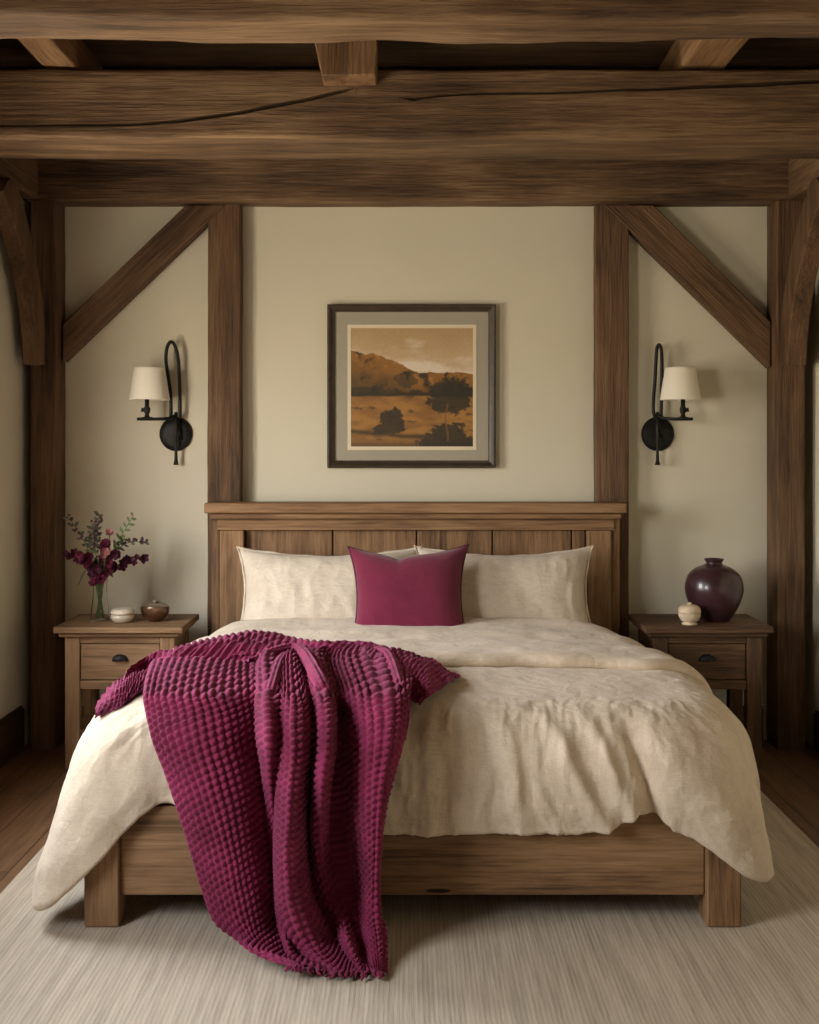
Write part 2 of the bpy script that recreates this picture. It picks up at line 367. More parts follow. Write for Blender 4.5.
# ------------------------------------------------------------------ timbers
def timber(name, p0, p1, w, h, label, cat, group=None, tone='beam', roll=(0, 0, 1), r=0.014, amp=0.004, curve=None, n=None, crack=None, seed=0, wane=0):
    """hewn timber from p0 to p1; w = breadth, h = height; local X runs along it, local -Y is its front"""
    p0, p1 = Vector(p0), Vector(p1); ln = (p1 - p0).length; ax = (p1 - p0) / ln
    up = Vector(roll); up = (up - ax * up.dot(ax)).normalized(); yv = up.cross(ax)
    n = n or max(12, int(ln / 0.03))
    S = []
    xs = np.linspace(0, ln, n)
    for x in xs:
        sec = []
        def arc(cy, cz, a0):
            for k in range(4):
                a = a0 + k * PI / 6; sec.append((cy + r * math.cos(a), cz + r * math.sin(a)))
        hw, hh = w / 2, h / 2
        # front face (-Y) from bottom to top, then top, back, bottom
        arc(-hw + r, -hh + r, PI); sec_f = sec[:]; sec = sec_f
        sec = []
        for k in range(4):
            a = 1.5 * PI - k * PI / 6; sec.append((-hw + r + r * math.cos(a), -hh + r + r * math.sin(a)))
        fr = []
        for t in np.linspace(0.12, 0.88, 9): fr.append([-hw, -hh + h * t])
        if crack:
            cz, cw, cd = crack(x / ln)
            zc = -hh + h * cz
            lo = np.linspace(-hh + h * .1, zc - max(cw, .001), 6); hi = np.linspace(zc + max(cw, .001), hh - h * .1, 6)
            fr = [[-hw, z] for z in lo] + [[-hw + cd, zc - cw * .3], [-hw + cd, zc + cw * .3]] + [[-hw, z] for z in hi]
        sec += fr
        for k in range(4):
            a = PI - k * PI / 6; sec.append((-hw + r + r * math.cos(a), hh - r + r * math.sin(a)))
        for t in (0.25, 0.5, 0.75): sec.append((-hw + w * t, hh))
        for k in range(4):
            a = PI / 2 - k * PI / 6; sec.append((hw - r + r * math.cos(a), hh - r + r * math.sin(a)))
        for t in (0.75, 0.5, 0.25): sec.append((hw, -hh + h * t))
        for k in range(4):
            a = 0 - k * PI / 6; sec.append((hw - r + r * math.cos(a), -hh + r + r * math.sin(a)))
        for t in (0.75, 0.5, 0.25): sec.append((-hw + w * t, -hh))
        S.append([(x, a, b) for a, b in sec])
    P = np.array(S)
    m = P.shape[1]
    ox = seed * 13.7
    d = amp * (fbm(P[..., 0] * 2.2 + ox, P[..., 1] * 9, P[..., 2] * 9, 3))
    d2 = amp * 0.5 * (fbm(P[..., 0] * 8 + ox, P[..., 1] * 25 + 3, P[..., 2] * 25, 2))
    rad = np.sqrt(P[..., 1] ** 2 + P[..., 2] ** 2) + 1e-6
    for k in (1, 2): P[..., k] += (d + d2) * P[..., k] / rad
    if wane: P[..., 2] += np.where(P[..., 2] < 0, wane * noise(P[..., 0] * 1.3 + ox, 0.5), 0)
    if curve: 
        P[..., 2] += curve(P[..., 0] / ln)
    f = grid_faces(n, m, True).tolist(); f.append(list(range(m))[::-1][::-1]); f.append(list(range((n - 1) * m, n * m))[::-1])
    o = mesh_obj(name, P.reshape(-1, 3), f, oak('X', tone), None, smooth=True)
    es = o.modifiers.new('es', 'EDGE_SPLIT'); es.split_angle = math.radians(50)
    o.matrix_world = Matrix(((ax.x, yv.x, up.x, p0.x), (ax.y, yv.y, up.y, p0.y), (ax.z, yv.z, up.z, p0.z), (0, 0, 0, 1)))
    return tag(o, label, cat, group)

D = lambda d: CAMY + d
# wall plate above the back wall
timber('wall_plate', (XL + .03, -0.078, 2.583), (XR - .04, -0.078, 2.583), 0.148, 0.24, 'long oak beam running along the top of the back wall, on the posts', 'beam', seed=1, r=.008)
PZ = 2.461
timber('timber_post', (-1.6455, -0.081, 0.0), (-1.6455, -0.081, PZ), 0.158, 0.115, 'thick dark oak corner post left of the flower nightstand', 'post', 'corner posts', 'post', roll=(-1, 0, 0), seed=2, r=.008)
timber('timber_post', (1.712, -0.081, 0.0), (1.712, -0.081, PZ), 0.158, 0.126, 'thick oak corner post right of the round plum vase', 'post', 'corner posts', 'post', roll=(-1, 0, 0), seed=3, r=.008)
timber('wall_stud', (-.845, -0.040, 0.17), (-.845, -0.040, PZ), 0.075, 0.150, 'upright oak wall stud left of the framed landscape, behind headboard', 'stud', 'wall studs', 'post', roll=(-1, 0, 0), seed=4, r=.005)
timber('wall_stud', (.925, -0.040, 0.17), (.925, -0.040, PZ), 0.075, 0.150, 'upright oak wall stud right of the framed landscape, behind headboard', 'stud', 'wall studs', 'post', roll=(-1, 0, 0), seed=5, r=.005)
# diagonal braces on the wall
a = W(56, 353, 5.46); b = W(212, 205, 5.46); dv = (b - a).normalized()
def prism(name, poly, y0, y1, label, cat, group, tone, ang):
    """flat-cut brace: outline in the wall's plane, cut flush against post and plate, grain along its length"""
    c = sum((Vector((p[0], 0, p[1])) for p in poly), Vector()) / len(poly)
    R = Matrix.Rotation(-ang, 4, 'Y').inverted() if False else Matrix.Rotation(-ang, 4, 'Y')
    inv = R.inverted(); vs = []
    for y in (y0, y1):
        for p in poly: vs.append(inv @ (Vector((p[0], 0, p[1])) - Vector((c.x, 0, c.z))) + Vector((0, y, 0)))
    n = len(poly); fs = [list(range(n)), list(range(n, 2 * n))[::-1]] + [[k, k + n, (k + 1) % n + n, (k + 1) % n][::-1] for k in range(n)]
    # orientation fixed below
    o = mesh_obj(name, vs, fs, oak('X', tone), bevel=0.006)
    import bmesh
    bm = bmesh.new(); bm.from_mesh(o.data); bmesh.ops.recalc_face_normals(bm, faces=bm.faces); bm.to_mesh(o.data); bm.free()
    o.matrix_world = Matrix.Translation((c.x, 0, c.z)) @ R
    return tag(o, label, cat, group)
def wz(px, py, d=5.43): v = W(px, py, d); return (v.x, v.z)
pl = [wz(63.5, 362), wz(63.5, 324), wz(186, 205.6), wz(226, 205.6)]
prism('diagonal_brace', pl, -0.084, -0.004, 'straight slanting oak brace above the sconce with flowers below', 'brace', 'wall braces', 'post', math.atan2(pl[3][1] - pl[0][1], pl[3][0] - pl[0][0]))
pr = [wz(770, 368), wz(770, 322), wz(653, 205.6), wz(604, 205.6)]
prism('diagonal_brace', pr, -0.084, -0.004, 'straight slanting oak brace above the sconce with plum vase below', 'brace', 'wall braces', 'post', math.atan2(pr[0][1] - pr[3][1], pr[0][0] - pr[3][0]))
# side plates along both side walls
timber('side_plate', (XL + .040, -0.155, 2.558), (XL + .040, YF + .01, 2.558), 0.07, 0.18, 'oak plate running along the top of the left wall', 'beam', 'side plates', 'beam', seed=6)
timber('side_plate', (XR - .068, -0.155, 2.558), (XR - .068, YF + .01, 2.558), 0.12, 0.18, 'oak plate running along the top of the right wall', 'beam', 'side plates', 'beam', seed=7)
# curved knee braces rising from the corner posts towards the room
for sx, xw, lab in ((-1, XL, 'curved oak knee brace rising from the left corner post'), (1, XR, 'curved oak knee brace rising from the right corner post')):
    xc_, hx = (-1.668, .036) if sx < 0 else (1.705, .044)
    n = 26; P = []
    for i in range(n):
        t = i / (n - 1)
        # quadratic curve in the Y-Z plane
        y = -0.20 * (1 - t) ** 2 + 2 * (-0.235) * t * (1 - t) + (-0.68) * t * t
        z = 1.72 * (1 - t) ** 2 + 2 * 2.16 * t * (1 - t) + 2.45 * t * t
        ty = 2 * (1 - t) * (-0.235 + 0.20) + 2 * t * (-0.68 + 0.235); tz = 2 * (1 - t) * (2.16 - 1.72) + 2 * t * (2.45 - 2.16)
        l = math.hypot(ty, tz); ny, nz = tz / l, -ty / l
        hw = 0.062 + 0.02 * t
        row = []
        for (u, v) in ((-1, -.86), (-.86, -1), (.86, -1), (1, -.86), (1, .86), (.86, 1), (-.86, 1), (-1, .86)):
            yy = y + ny * hw * v + .0; zz = z + nz * hw * v
            row.append((xc_ + hx * u, min(yy, -0.172), min(zz, 2.458) if t > .5 else max(zz, 1.672)))
        P.append(row)
    P = np.array(P); m = P.shape[1]; f = grid_faces(n, m, True).tolist(); f.append(list(range(m))); f.append(list(range((n - 1) * m, n * m))[::-1])
    import bmesh
    o = mesh_obj('knee_brace', P.reshape(-1, 3), f, oak('Z', 'post'), bevel=0.004)
    bm = bmesh.new(); bm.from_mesh(o.data); bmesh.ops.recalc_face_normals(bm, faces=bm.faces); bm.to_mesh(o.data); bm.free()
    tag(o, lab, 'brace', 'knee braces')

# big cracked tie beam
def crackA(t):
    x = XL + t * (XR - XL); px = 409.5 + x * F / 4.3
    if px < 357:
        py = np.interp(px, [-20, 60, 130, 180, 240, 300, 340, 357], [127, 125.5, 124.5, 121, 113, 101, 92, 88]); w = np.interp(px, [-20, 100, 200, 300, 345, 357], [.0025, .004, .0065, .007, .005, .0])
    else:
        py = np.interp(px, [357, 402, 415, 440, 480, 550, 700, 830], [88, 98, 99, 96, 93.5, 93, 87, 81]); w = np.interp(px, [357, 400, 412, 428, 440, 600, 700, 830], [.0, .0, .006, .003, .004, .004, .006, .0065])
    z = CAMZ - (py - 446) * 4.3 / F
    return (z - 2.474) / .248, w * 1.35, w * 6.5
timber('tie_beam', (XL, D(4.3) + .17, 2.598), (XR, D(4.3) + .17, 2.598), 0.34, 0.248, 'massive oak ceiling beam with a long dark crack along its face', 'beam', seed=8, r=.012, amp=.006, crack=crackA, n=420, wane=.012)
timber('ceiling_beam', (XL, D(3.3) + .11, 2.70), (XR, D(3.3) + .11, 2.70), 0.22, 0.30, 'foremost oak ceiling beam cut by the top of the photo', 'beam', seed=9, r=.02, amp=.010, wane=.02, n=160)
timber('ceiling_beam', (XL, D(4.78), 2.815), (XR, D(4.78), 2.815), 0.10, 0.10, 'dark slim header beam seen in the gap above the cracked beam', 'beam', seed=10, tone='post')
# joists on top of the beams
for (xa, xb, lab) in ((-1.33, -1.21, 'short oak joist at left between the two nearest ceiling beams'), (.985, 1.15, 'short oak joist at right between the two nearest ceiling beams')):
    timber('ceiling_joist', ((xa + xb) / 2, D(3.53), 2.80), ((xa + xb) / 2, D(4.70), 2.80), xb - xa, 0.13, lab, 'joist', 'ceiling joists', 'mid', seed=xa, r=.008)
# joist end block in the middle
blk = [(-.352, 2.86), (-.330, 2.76), (-.308, 2.658), (-.118, 2.660), (-.113, 2.76), (-.118, 2.86)]
vs = [(x, y, z) for y in (D(4.17), D(4.296)) for x, z in blk]; n = 6
fs = [list(range(n)), list(range(n, 2 * n))[::-1]] + [[k, (k + 1) % n, (k + 1) % n + n, k + n][::-1] for k in range(n)]
tag(mesh_obj('joist_end', vs, fs, oak('Z', 'mid'), bevel=.006), 'pale sawn joist end block above the crack in the beam', 'joist')

# ------------------------------------------------------------------ rug
def rounded_slab(x0, x1, y0, y1, z0, z1): return MB().box(x0, x1, y0, y1, z0, z1)
tag(rounded_slab(-1.235, 1.375, D(2.2), D(4.75), 0.0005, 0.012).build('rug', rug_mat(), bevel=.004), 'pale oatmeal ribbed rug on the wooden floor under the bed', 'rug')

# ------------------------------------------------------------------ bed
BX = 0.009
bed = empty('bed', (BX, D(4.3), 0.0), 'rustic oak double bed with panelled headboard, low footboard and square legs', 'bed')
def bpart(mb, name, mat, parent=None, **k):
    """mb in world coordinates -> child of the bed or of a bed part"""
    v = [(p[0] - BX, p[1] - D(4.3), p[2]) for p in mb.v]
    return mesh_obj(name, v, mb.f, mat, parent or bed, **k)
OZ, OX = oak('Z', 'mid'), oak('X', 'mid')
cx = BX + 0.018
hb = bpart(MB().box(cx - .905, cx + .905, D(5.36), D(5.40), .22, 1.045), 'headboard', OX, bevel=.002)
bpart(MB().box(cx - .935, cx + .935, D(5.255), D(5.415), 1.062, 1.108), 'headboard_cap', OX, hb, bevel=.008, seg=3)
bpart(MB().box(cx - .915, cx + .915, D(5.275), D(5.405), 1.034, 1.0615), 'cap_moulding', OX, hb, bevel=.008)
bpart(MB().box(cx - .885, cx + .885, D(5.30), D(5.359), .985, 1.0335), 'top_rail', OX, hb, bevel=.003)
for s in (-1, 1):
    bpart(MB().box(*sorted((cx + s * .765, cx + s * .872)), D(5.292), D(5.359), .22, .984), 'stile', OZ, hb, bevel=.004)
    bpart(MB().box(*sorted((cx + s * .876, cx + s * .912)), D(5.315), D(5.40), .0, 1.033), 'leg', OZ, hb, bevel=.003)
pxs = [-.763, -.352, .018, .34, .69, .763]
pxs = [-.763, -.37, 0.005, .345, .700, .763]
for a_, b_ in zip(pxs[:-1], pxs[1:]):
    bpart(MB().box(cx + a_ + .003, cx + b_ - .003, D(5.332), D(5.359), .30, .984), 'panel', OZ, hb, bevel=.004)
# foot end
fy = D(3.328)
fb = bpart(MB().box(BX - .822, BX + .822, fy + .022, fy + .062, .095, .345), 'footboard', OX, bevel=.004)
# a knot hole in the board's lower edge
kn = MB().lathe([(0.0, 0), (.028, .0), (.035, .001)], 20, (0, 0, 0), False)
kv = [(p[0] + .072, -.0 + fy + .0212 - D(4.3), .108 + p[1] * .17) for p in kn.v]
mesh_obj('knot', kv, kn.f, simple('knot_hole', (.02, .01, .006), .9), fb)
for s in (-1, 1):
    bpart(MB().box(*sorted((BX + s * .823, BX + s * .920)), fy, fy + .10, .0125, .335), 'leg', OZ, bevel=.006)
    bpart(MB().box(*sorted((BX + s * .85, BX + s * .885)), fy + .10, D(5.33), .12, .34), 'side_rail', oak('Y', 'mid'), bevel=.004)
bpart(MB().box(BX - .849, BX + .849, fy + .07, D(5.32), .20, .24), 'bed_slats', OX)
mt = bpart(MB().box(BX - .80, BX + .80, D(3.52), D(5.28), .245, .555), 'mattress', M_WHITE, bevel=.06, seg=5)
mt['label'] = 'white mattress'

# ------------------------------------------------------------------ duvet
ZT = 0.590
def prof(r, phimax, R=0.36):
    """out, drop for path length r leaving the top: bends from flat to phimax over length R"""
    n = 80; t = np.linspace(0, 1, n)[:, None] * np.asarray(r).reshape(1, -1)
    ph = phimax * sstep(-0.10, 1.0, t / R) - 0 * t
    ds = np.asarray(r).reshape(1, -1) / (n - 1)
    c = np.cos(ph); s = np.sin(ph)
    out = ((c[1:] + c[:-1]) / 2 * ds).sum(0); dr = ((s[1:] + s[:-1]) / 2 * ds).sum(0)
    return out.reshape(np.shape(r)), dr.reshape(np.shape(r))
DH, DF = 4.93, 3.54                         # head end and core foot line (distance from the lens)
def halfw(d): return 0.66 + 0.135 * (1 - sstep(4.1, 4.95, d))
CR = 0.10
def perimeter(m):
    """points of the core outline with outward direction: left side, foot, right side"""
    L_side = DH - DF - CR; L_foot = 2 * (halfw(DF) - CR); arc = CR * PI / 2
    # give the corners extra samples
    seg = [('L', L_side, 1.0), ('CL', arc, 3.2), ('F', L_foot, 1.0), ('CR', arc, 3.2), ('R', L_side, 1.0)]
    tot = sum(l * w for _, l, w in seg); pts = []
    for nm, l, w in seg:
        k = max(2, int(m * l * w / tot))
        for i in range(k):
            t = i / k
            if nm == 'L': d = DH - l * t; pts.append((-halfw(d), d, PI, 0))
            elif nm == 'CL':
                a = PI + t * PI / 2; pts.append((-halfw(DF) + CR + CR * math.cos(a), DF + CR + CR * math.sin(a), a, t))
            elif nm == 'F': pts.append((-halfw(DF) + CR + l * t, DF, 1.5 * PI, 0))
            elif nm == 'CR':
                a = 1.5 * PI + t * PI / 2; pts.append((halfw(DF) - CR + CR * math.cos(a), DF + CR + CR * math.sin(a), a, t))
            else: d = DF + CR + l * t; pts.append((halfw(d), d, 2 * PI, 0))
    pts.append((halfw(DH), DH, 2 * PI, 0))
    return np.array(pts)
def topz(x, d):
    z = ZT + 0.020 * np.cos(np.clip(x / 0.9, -1, 1) * PI / 2) + 0.022 * sstep(4.5, 3.9, d) - 0.010 * sstep(3.8, 3.5, d)
    return z
PER = perimeter(760)
mm = len(PER)
def hem_len(px, d, a):
    """length of cloth hanging beyond the core outline"""
    h = np.zeros(len(px))
    foot = np.interp(px, [-.70, -.62, -.5, -.3, 0, .3, .48, .57, .63, .70], [.36, .39, .43, .455, .46, .455, .45, .425, .375, .42])
    tl = (a - PI) / (PI / 2); tr_ = (a - 1.5 * PI) / (PI / 2)
    cl = np.interp(tl, [0, .25, .5, .8, 1], [.62, .66, .705, .42, .35])
    cr = np.interp(tr_, [0, .2, .45, .7, 1], [.42, .47, .60, .60, .57])
    side = np.full(len(px), .60)
    side = np.where(px < 0, .62, .60)
    isL = (np.abs(a - PI) < 1e-6); isR = (np.abs(a - 2 * PI) < 1e-6); isF = (np.abs(a - 1.5 * PI) < 1e-6)
    h = np.where(isF, foot, np.where(isL | isR, side, np.where(a < 1.5 * PI, cl, cr)))
    return h
HL = hem_len(PER[:, 0], PER[:, 1], PER[:, 2])
k = np.ones(9) / 9; HLs = np.convolve(np.pad(HL, 4, 'edge'), k, 'valid')
nin, nsk, nrim = 46, 100, 12
rows = []
spx = np.zeros(mm); spd = np.maximum(PER[:, 1], 4.25)
def perim_s():
    dd = np.hypot(np.diff(PER[:, 0]), np.diff(PER[:, 1])); return np.concatenate([[0], np.cumsum(dd)])
PS = perim_s()
for i in range(nin):
    t = (i / nin) ** 0.8
    x = spx + (PER[:, 0] - spx) * t; d = spd + (PER[:, 1] - spd) * t
    rows.append(np.stack([x, d, topz(x, d) + 0 * x], -1))
cornerness = np.exp(-((PER[:, 2] - 1.25 * PI) / 0.5) ** 2) + np.exp(-((PER[:, 2] - 1.75 * PI) / 0.5) ** 2)
phm = np.where(PER[:, 1] < 0, 0, 1) * (math.radians(86) - math.radians(15) * cornerness * np.where(PER[:, 0] < 0, 1, .55))
Rr = np.full(mm, .36)
edgez = topz(PER[:, 0], PER[:, 1])
outdir = np.stack([np.cos(PER[:, 2]), np.sin(PER[:, 2])], -1)
for i in range(nsk + 1):
    t = i / nsk; r = HLs * t
    o_, dr = np.zeros(mm), np.zeros(mm)
    n = 60; tt = np.linspace(0, 1, n)[:, None] * r[None, :]
    ph = phm[None, :] * sstep(-.12, 1.0, tt / Rr[None, :])
    # the cloth puffs in again towards the hem
    ph = ph + math.radians(14) * sstep(.80, 1.0, tt / (HLs[None, :] + 1e-9)) * (1 - .55 * cornerness[None, :])
    ds = r / (n - 1); c = np.cos(ph); s = np.sin(ph)
    o_ = ((c[1:] + c[:-1]) / 2).sum(0) * ds; dr = ((s[1:] + s[:-1]) / 2).sum(0) * ds
    rows.append(np.stack([PER[:, 0] + outdir[:, 0] * o_, PER[:, 1] + outdir[:, 1] * o_, edgez - dr], -1))
Pd = np.array(rows)                          # rows x perimeter x (x, d, z)
# displacement: folds and crumples
Nn = grid_normals(Pd); 
if Nn[nin // 2, mm // 2, 2] < 0: Nn = -Nn
tsk = np.clip((np.arange(Pd.shape[0]) - nin) / nsk, 0, 1)[:, None]
X, Dd, Z = Pd[..., 0], Pd[..., 1], Pd[..., 2]
S_ = np.broadcast_to(PS[None, :], X.shape)
sF = PS[np.argmin(np.abs(PER[:, 0]) + 9 * (np.abs(PER[:, 2] - 1.5 * PI) > 1e-6))]    # s at the middle of the foot
sl = S_ - sF                                # ~ x along the foot
disp = 0.010 * fbm(X * 2.4, Dd * 2.8, Z * 2.5, 3) * (1 - .4 * tsk)
disp += 0.0065 * (1 - np.abs(fbm(X * 9 + 3, Dd * 7, Z * 3, 3)) * 2) * (0.55 + .45 * tsk)
warp = 0.10 * fbm(sl * 2, tsk * 1.5, 3.3, 2)
fine = .0042 * (1 - 2 * np.abs(noise((sl + warp) * 42, tsk * 3.5, 5.1))) + .0030 * fbm(X * 24, Dd * 24, Z * 11, 3)
disp += fine * sstep(0.0, .2, tsk) + .0018 * fbm(X * 22, Dd * 22, Z * 11, 3)
vert = (1 - 2.2 * np.abs(noise((sl + warp) * 9.5, tsk * 1.1 + 4, 7.7))) * 0.013 + (1 - 2 * np.abs(noise((sl + warp) * 19, tsk * 1.6, 2.2))) * 0.006
disp += vert * sstep(0.05, .60, tsk) * (1 - .45 * sstep(.85, 1, tsk))
# named folds: (s at top, s at hem, width, amp)
rowsFold = [(.30, .52, .030, .030), (.44, .60, .022, .026), (.55, .665, .02, -.034), (.64, .76, .035, .030), (.22, .30, .03, .016), (.02, .03, .03, .012), (.78, .84, .03, -.022), (.90, .88, .04, .022),
            (-.74, -.78, .03, .024), (-.86, -.90, .035, -.02), (-.66, -.69, .022, -.02), (-1.0, -.96, .04, .018), (1.05, .99, .04, -.014)]
for s0, s1, wd, am in rowsFold:
    c_ = s0 + (s1 - s0) * tsk
    disp += am * np.exp(-((sl - c_) / wd) ** 2) * sstep(.14, .75, tsk)
headfade = 1 - .6 * sstep(4.6, 4.9, Dd)
sk = np.broadcast_to(tsk > 0.02, X.shape)
for _ in range(14):                          # smooth the direction in which folds stand out
    Nn[:, 1:-1] = (Nn[:, :-2] + Nn[:, 1:-1] * 2 + Nn[:, 2:]) / 4; Nn[1:-1] = (Nn[:-2] + Nn[1:-1] * 2 + Nn[2:]) / 4
Nn /= np.linalg.norm(Nn, axis=-1, keepdims=True)
Pd = Pd + Nn * (disp * headfade)[..., None]
# rim: rolls under at the hem and runs back up inside
Nn2 = grid_normals(Pd)
if Nn2[nin // 2, mm // 2, 2] < 0: Nn2 = -Nn2
hem = Pd[-1]; tdir = Pd[-1] - Pd[-4]; tdir /= np.linalg.norm(tdir, axis=-1, keepdims=True); nh = Nn2[-2]
rim = []
th = .016
for i in range(1, nrim + 1):
    a_ = PI * i / nrim
    rim.append(hem - nh * th * (1 - math.cos(a_)) + tdir * th * math.sin(a_))
last = rim[-1]
for q in (4, 10, 18, 28, 40): rim.append(Pd[-1 - q] - Nn2[-1 - q] * 2 * th)
Pd = np.concatenate([Pd, np.array(rim)])
Vd = np.stack([Pd[..., 0] + .018, Pd[..., 1] + CAMY, np.maximum(Pd[..., 2], 0.02)], -1)
duv = mesh_obj('duvet', Vd.reshape(-1, 3), grid_faces(Vd.shape[0], mm)[:, ::-1], M_DUVET, smooth=True)
tag(duv, 'rumpled oatmeal linen duvet hanging over the sides and foot of the bed', 'duvet')

# turned back head end of the duvet
def side_profile(al, d):
    """cross-section of the draped duvet: signed path al from the centre line -> x, z, normal"""
    hw = halfw(d); s = np.sign(al); r = np.maximum(np.abs(al) - hw, 0)
    n = 50; tt = np.linspace(0, 1, n)[:, None] * r[None, :]; ph = math.radians(86) * sstep(-.12, 1, tt / .36)
    ds = r / (n - 1); o_ = ((np.cos(ph[1:]) + np.cos(ph[:-1])) / 2).sum(0) * ds; dr = ((np.sin(ph[1:]) + np.sin(ph[:-1])) / 2).sum(0) * ds
    x = s * (np.minimum(np.abs(al), hw) + o_); z = topz(x * (np.abs(al) < hw) + s * hw * (np.abs(al) >= hw), d) - dr
    nx = s * np.sin(ph[-1]); nz = np.cos(ph[-1]); return x, z, nx, nz
al = np.linspace(-1.12, 1.12, 420)
front = 3.93 + .07 * noise(al * 2.0, 1.7) + .02 * noise(al * 7, 4.7) + .10 * sstep(.75, 1.1, np.abs(al))
rows = []
secs = [(0, -.012)] + [(t, .042 + .004 * math.sin(t * 20)) for t in np.linspace(0.0, .94, 34)]
for k_ in range(1, 10):
    a_ = PI * k_ / 10; secs.append((.955 + .045 * math.sin(a_) , .014 + .028 * math.cos(a_)))
secs.append((.93, -.012))
for t, off in secs:
    d = 4.955 + (front - 4.955) * t
    x = np.zeros_like(al); z = np.zeros_like(al); nx = np.zeros_like(al); nz = np.zeros_like(al)
    for j0 in range(1):
        hw = halfw(d)
        s = np.sign(al); r = np.maximum(np.abs(al) - hw, 0)
        n = 50; tt = np.linspace(0, 1, n)[:, None] * r[None, :]; ph = math.radians(86) * sstep(-.12, 1, tt / .36)
        ds = r / (n - 1); o_ = ((np.cos(ph[1:]) + np.cos(ph[:-1])) / 2).sum(0) * ds; dr = ((np.sin(ph[1:]) + np.sin(ph[:-1])) / 2).sum(0) * ds
        x = s * (np.minimum(np.abs(al), hw) + o_); z = topz(np.minimum(np.abs(al), hw), d) - dr
        nx = s * np.sin(ph[-1]); nz = np.cos(ph[-1])
    w_ = off + (0.012 * fbm(al * 3 + 5, d * 3, 1.0, 3) + .006 * fbm(al * 9, d * 9, 6.0, 3)) * (1 if off > 0 else 0) * (1 if t < .95 else .5)
    rows.append(np.stack([x + nx * w_ + .018, d + CAMY, z + nz * w_], -1))
Pf = np.array(rows)
fold = mesh_obj('turned_back_end', Pf.reshape(-1, 3), grid_faces(len(rows), len(al)), M_DUVET, duv, smooth=True)

# ------------------------------------------------------------------ pillows
def pillow(name, w, h, t, mat, loc, rx, ry, rz, label, cat, group=None, flange=0.0, pinch=.10, seed=0, piping=None, dog=0.0, chop=0.0, pxk=.6, wrk=1.0):
    root = empty(name, loc, label, cat, group, (rx, ry, rz))
    n, m = 90, 70
    U, V = np.meshgrid(np.linspace(-1, 1, n), np.linspace(-1, 1, m), indexing='ij')
    U = np.sign(U) * np.abs(U) ** .85; V = np.sign(V) * np.abs(V) ** .85
    bulge = lambda U, V: np.clip((1 - np.abs(U) ** 3.2), 0, 1) ** .62 * np.clip((1 - np.abs(V) ** 3.2), 0, 1) ** .62
    def outline(U, V, k=1.0):
        ex = 1 - pinch * pxk * (1 - V ** 2) * np.abs(U) ** 2 ; ey = 1 - pinch * 1.15 * (1 - U ** 2) * np.abs(V) ** 2
        c = (np.abs(U) * np.abs(V)) ** 4 * dog
        return U * w / 2 * ex * (1 + c), V * h / 2 * ey * (1 + c) - chop * np.exp(-(np.abs(U + .16) / .16) ** 1.2) * sstep(-.2, 1, V)
    x, y = outline(U, V)
    b = bulge(U, V)
    wr = .012 * fbm(x * 5 + seed, y * 5, seed, 3) + .006 * (1 - 2 * np.abs(noise(x * 16 + seed, y * 9, seed + 2)))
    # tension creases from the corners
    wr = wr * wrk
    zf = t / 2 * b + wr * np.clip(b * 2, 0, 1)
    zb = -t / 2 * b * .8
    vs = []; fs = []
    Pt = np.stack([x, y, zf], -1); Pb = np.stack([x, y, zb - .0008], -1)
    v = np.concatenate([Pt.reshape(-1, 3), Pb.reshape(-1, 3)]); g = grid_faces(n, m)
    f = np.concatenate([g, g[:, ::-1] + n * m]).tolist()
    # edge closing
    def idx(i, j): return i * m + j
    loop = [idx(i, 0) for i in range(n)] + [idx(n - 1, j) for j in range(1, m)] + [idx(i, m - 1) for i in range(n - 2, -1, -1)] + [idx(0, j) for j in range(m - 2, 0, -1)]
    for a_, b_ in zip(loop, loop[1:] + loop[:1]): f.append([a_, a_ + n * m, b_ + n * m, b_])
    body = mesh_obj('pillow_body', v, f, mat, root, smooth=True)
    lp = [Pt.reshape(-1, 3)[i] for i in loop]
    if flange:
        fv = []; c = np.array([0, 0, 0.0])
        L_ = len(lp)
        for ring, k_ in ((0, 0.0), (1, .5), (2, 1.0)):
            for q, p in enumerate(lp):
                px_, py_ = p[0], p[1]
                dx = flange * k_ * np.sign(px_) * sstep(.75, 1.0, abs(px_) / (w / 2 * (1 - pinch * .5))); dy = flange * k_ * np.sign(py_) * sstep(.7, 1.0, abs(py_) / (h / 2 * (1 - pinch * .5)))
                fv.append((px_ + dx, py_ + dy, p[2] + .006 * k_ * math.sin(q * .35 + seed)))
        ff = []
        for ring in range(2):
            for q in range(L_): ff.append([ring * L_ + q, ring * L_ + (q + 1) % L_, (ring + 1) * L_ + (q + 1) % L_, (ring + 1) * L_ + q])
        fo = mesh_obj('flange', fv, ff, mat, root, smooth=True)
        so = fo.modifiers.new('s', 'SOLIDIFY'); so.thickness = .004; so.offset = 0
    if piping:
        MB().tube([Vector(p) for p in lp] + [Vector(lp[0])], .0042, 8, False).build('piping', piping, root, smooth=True)
    return root
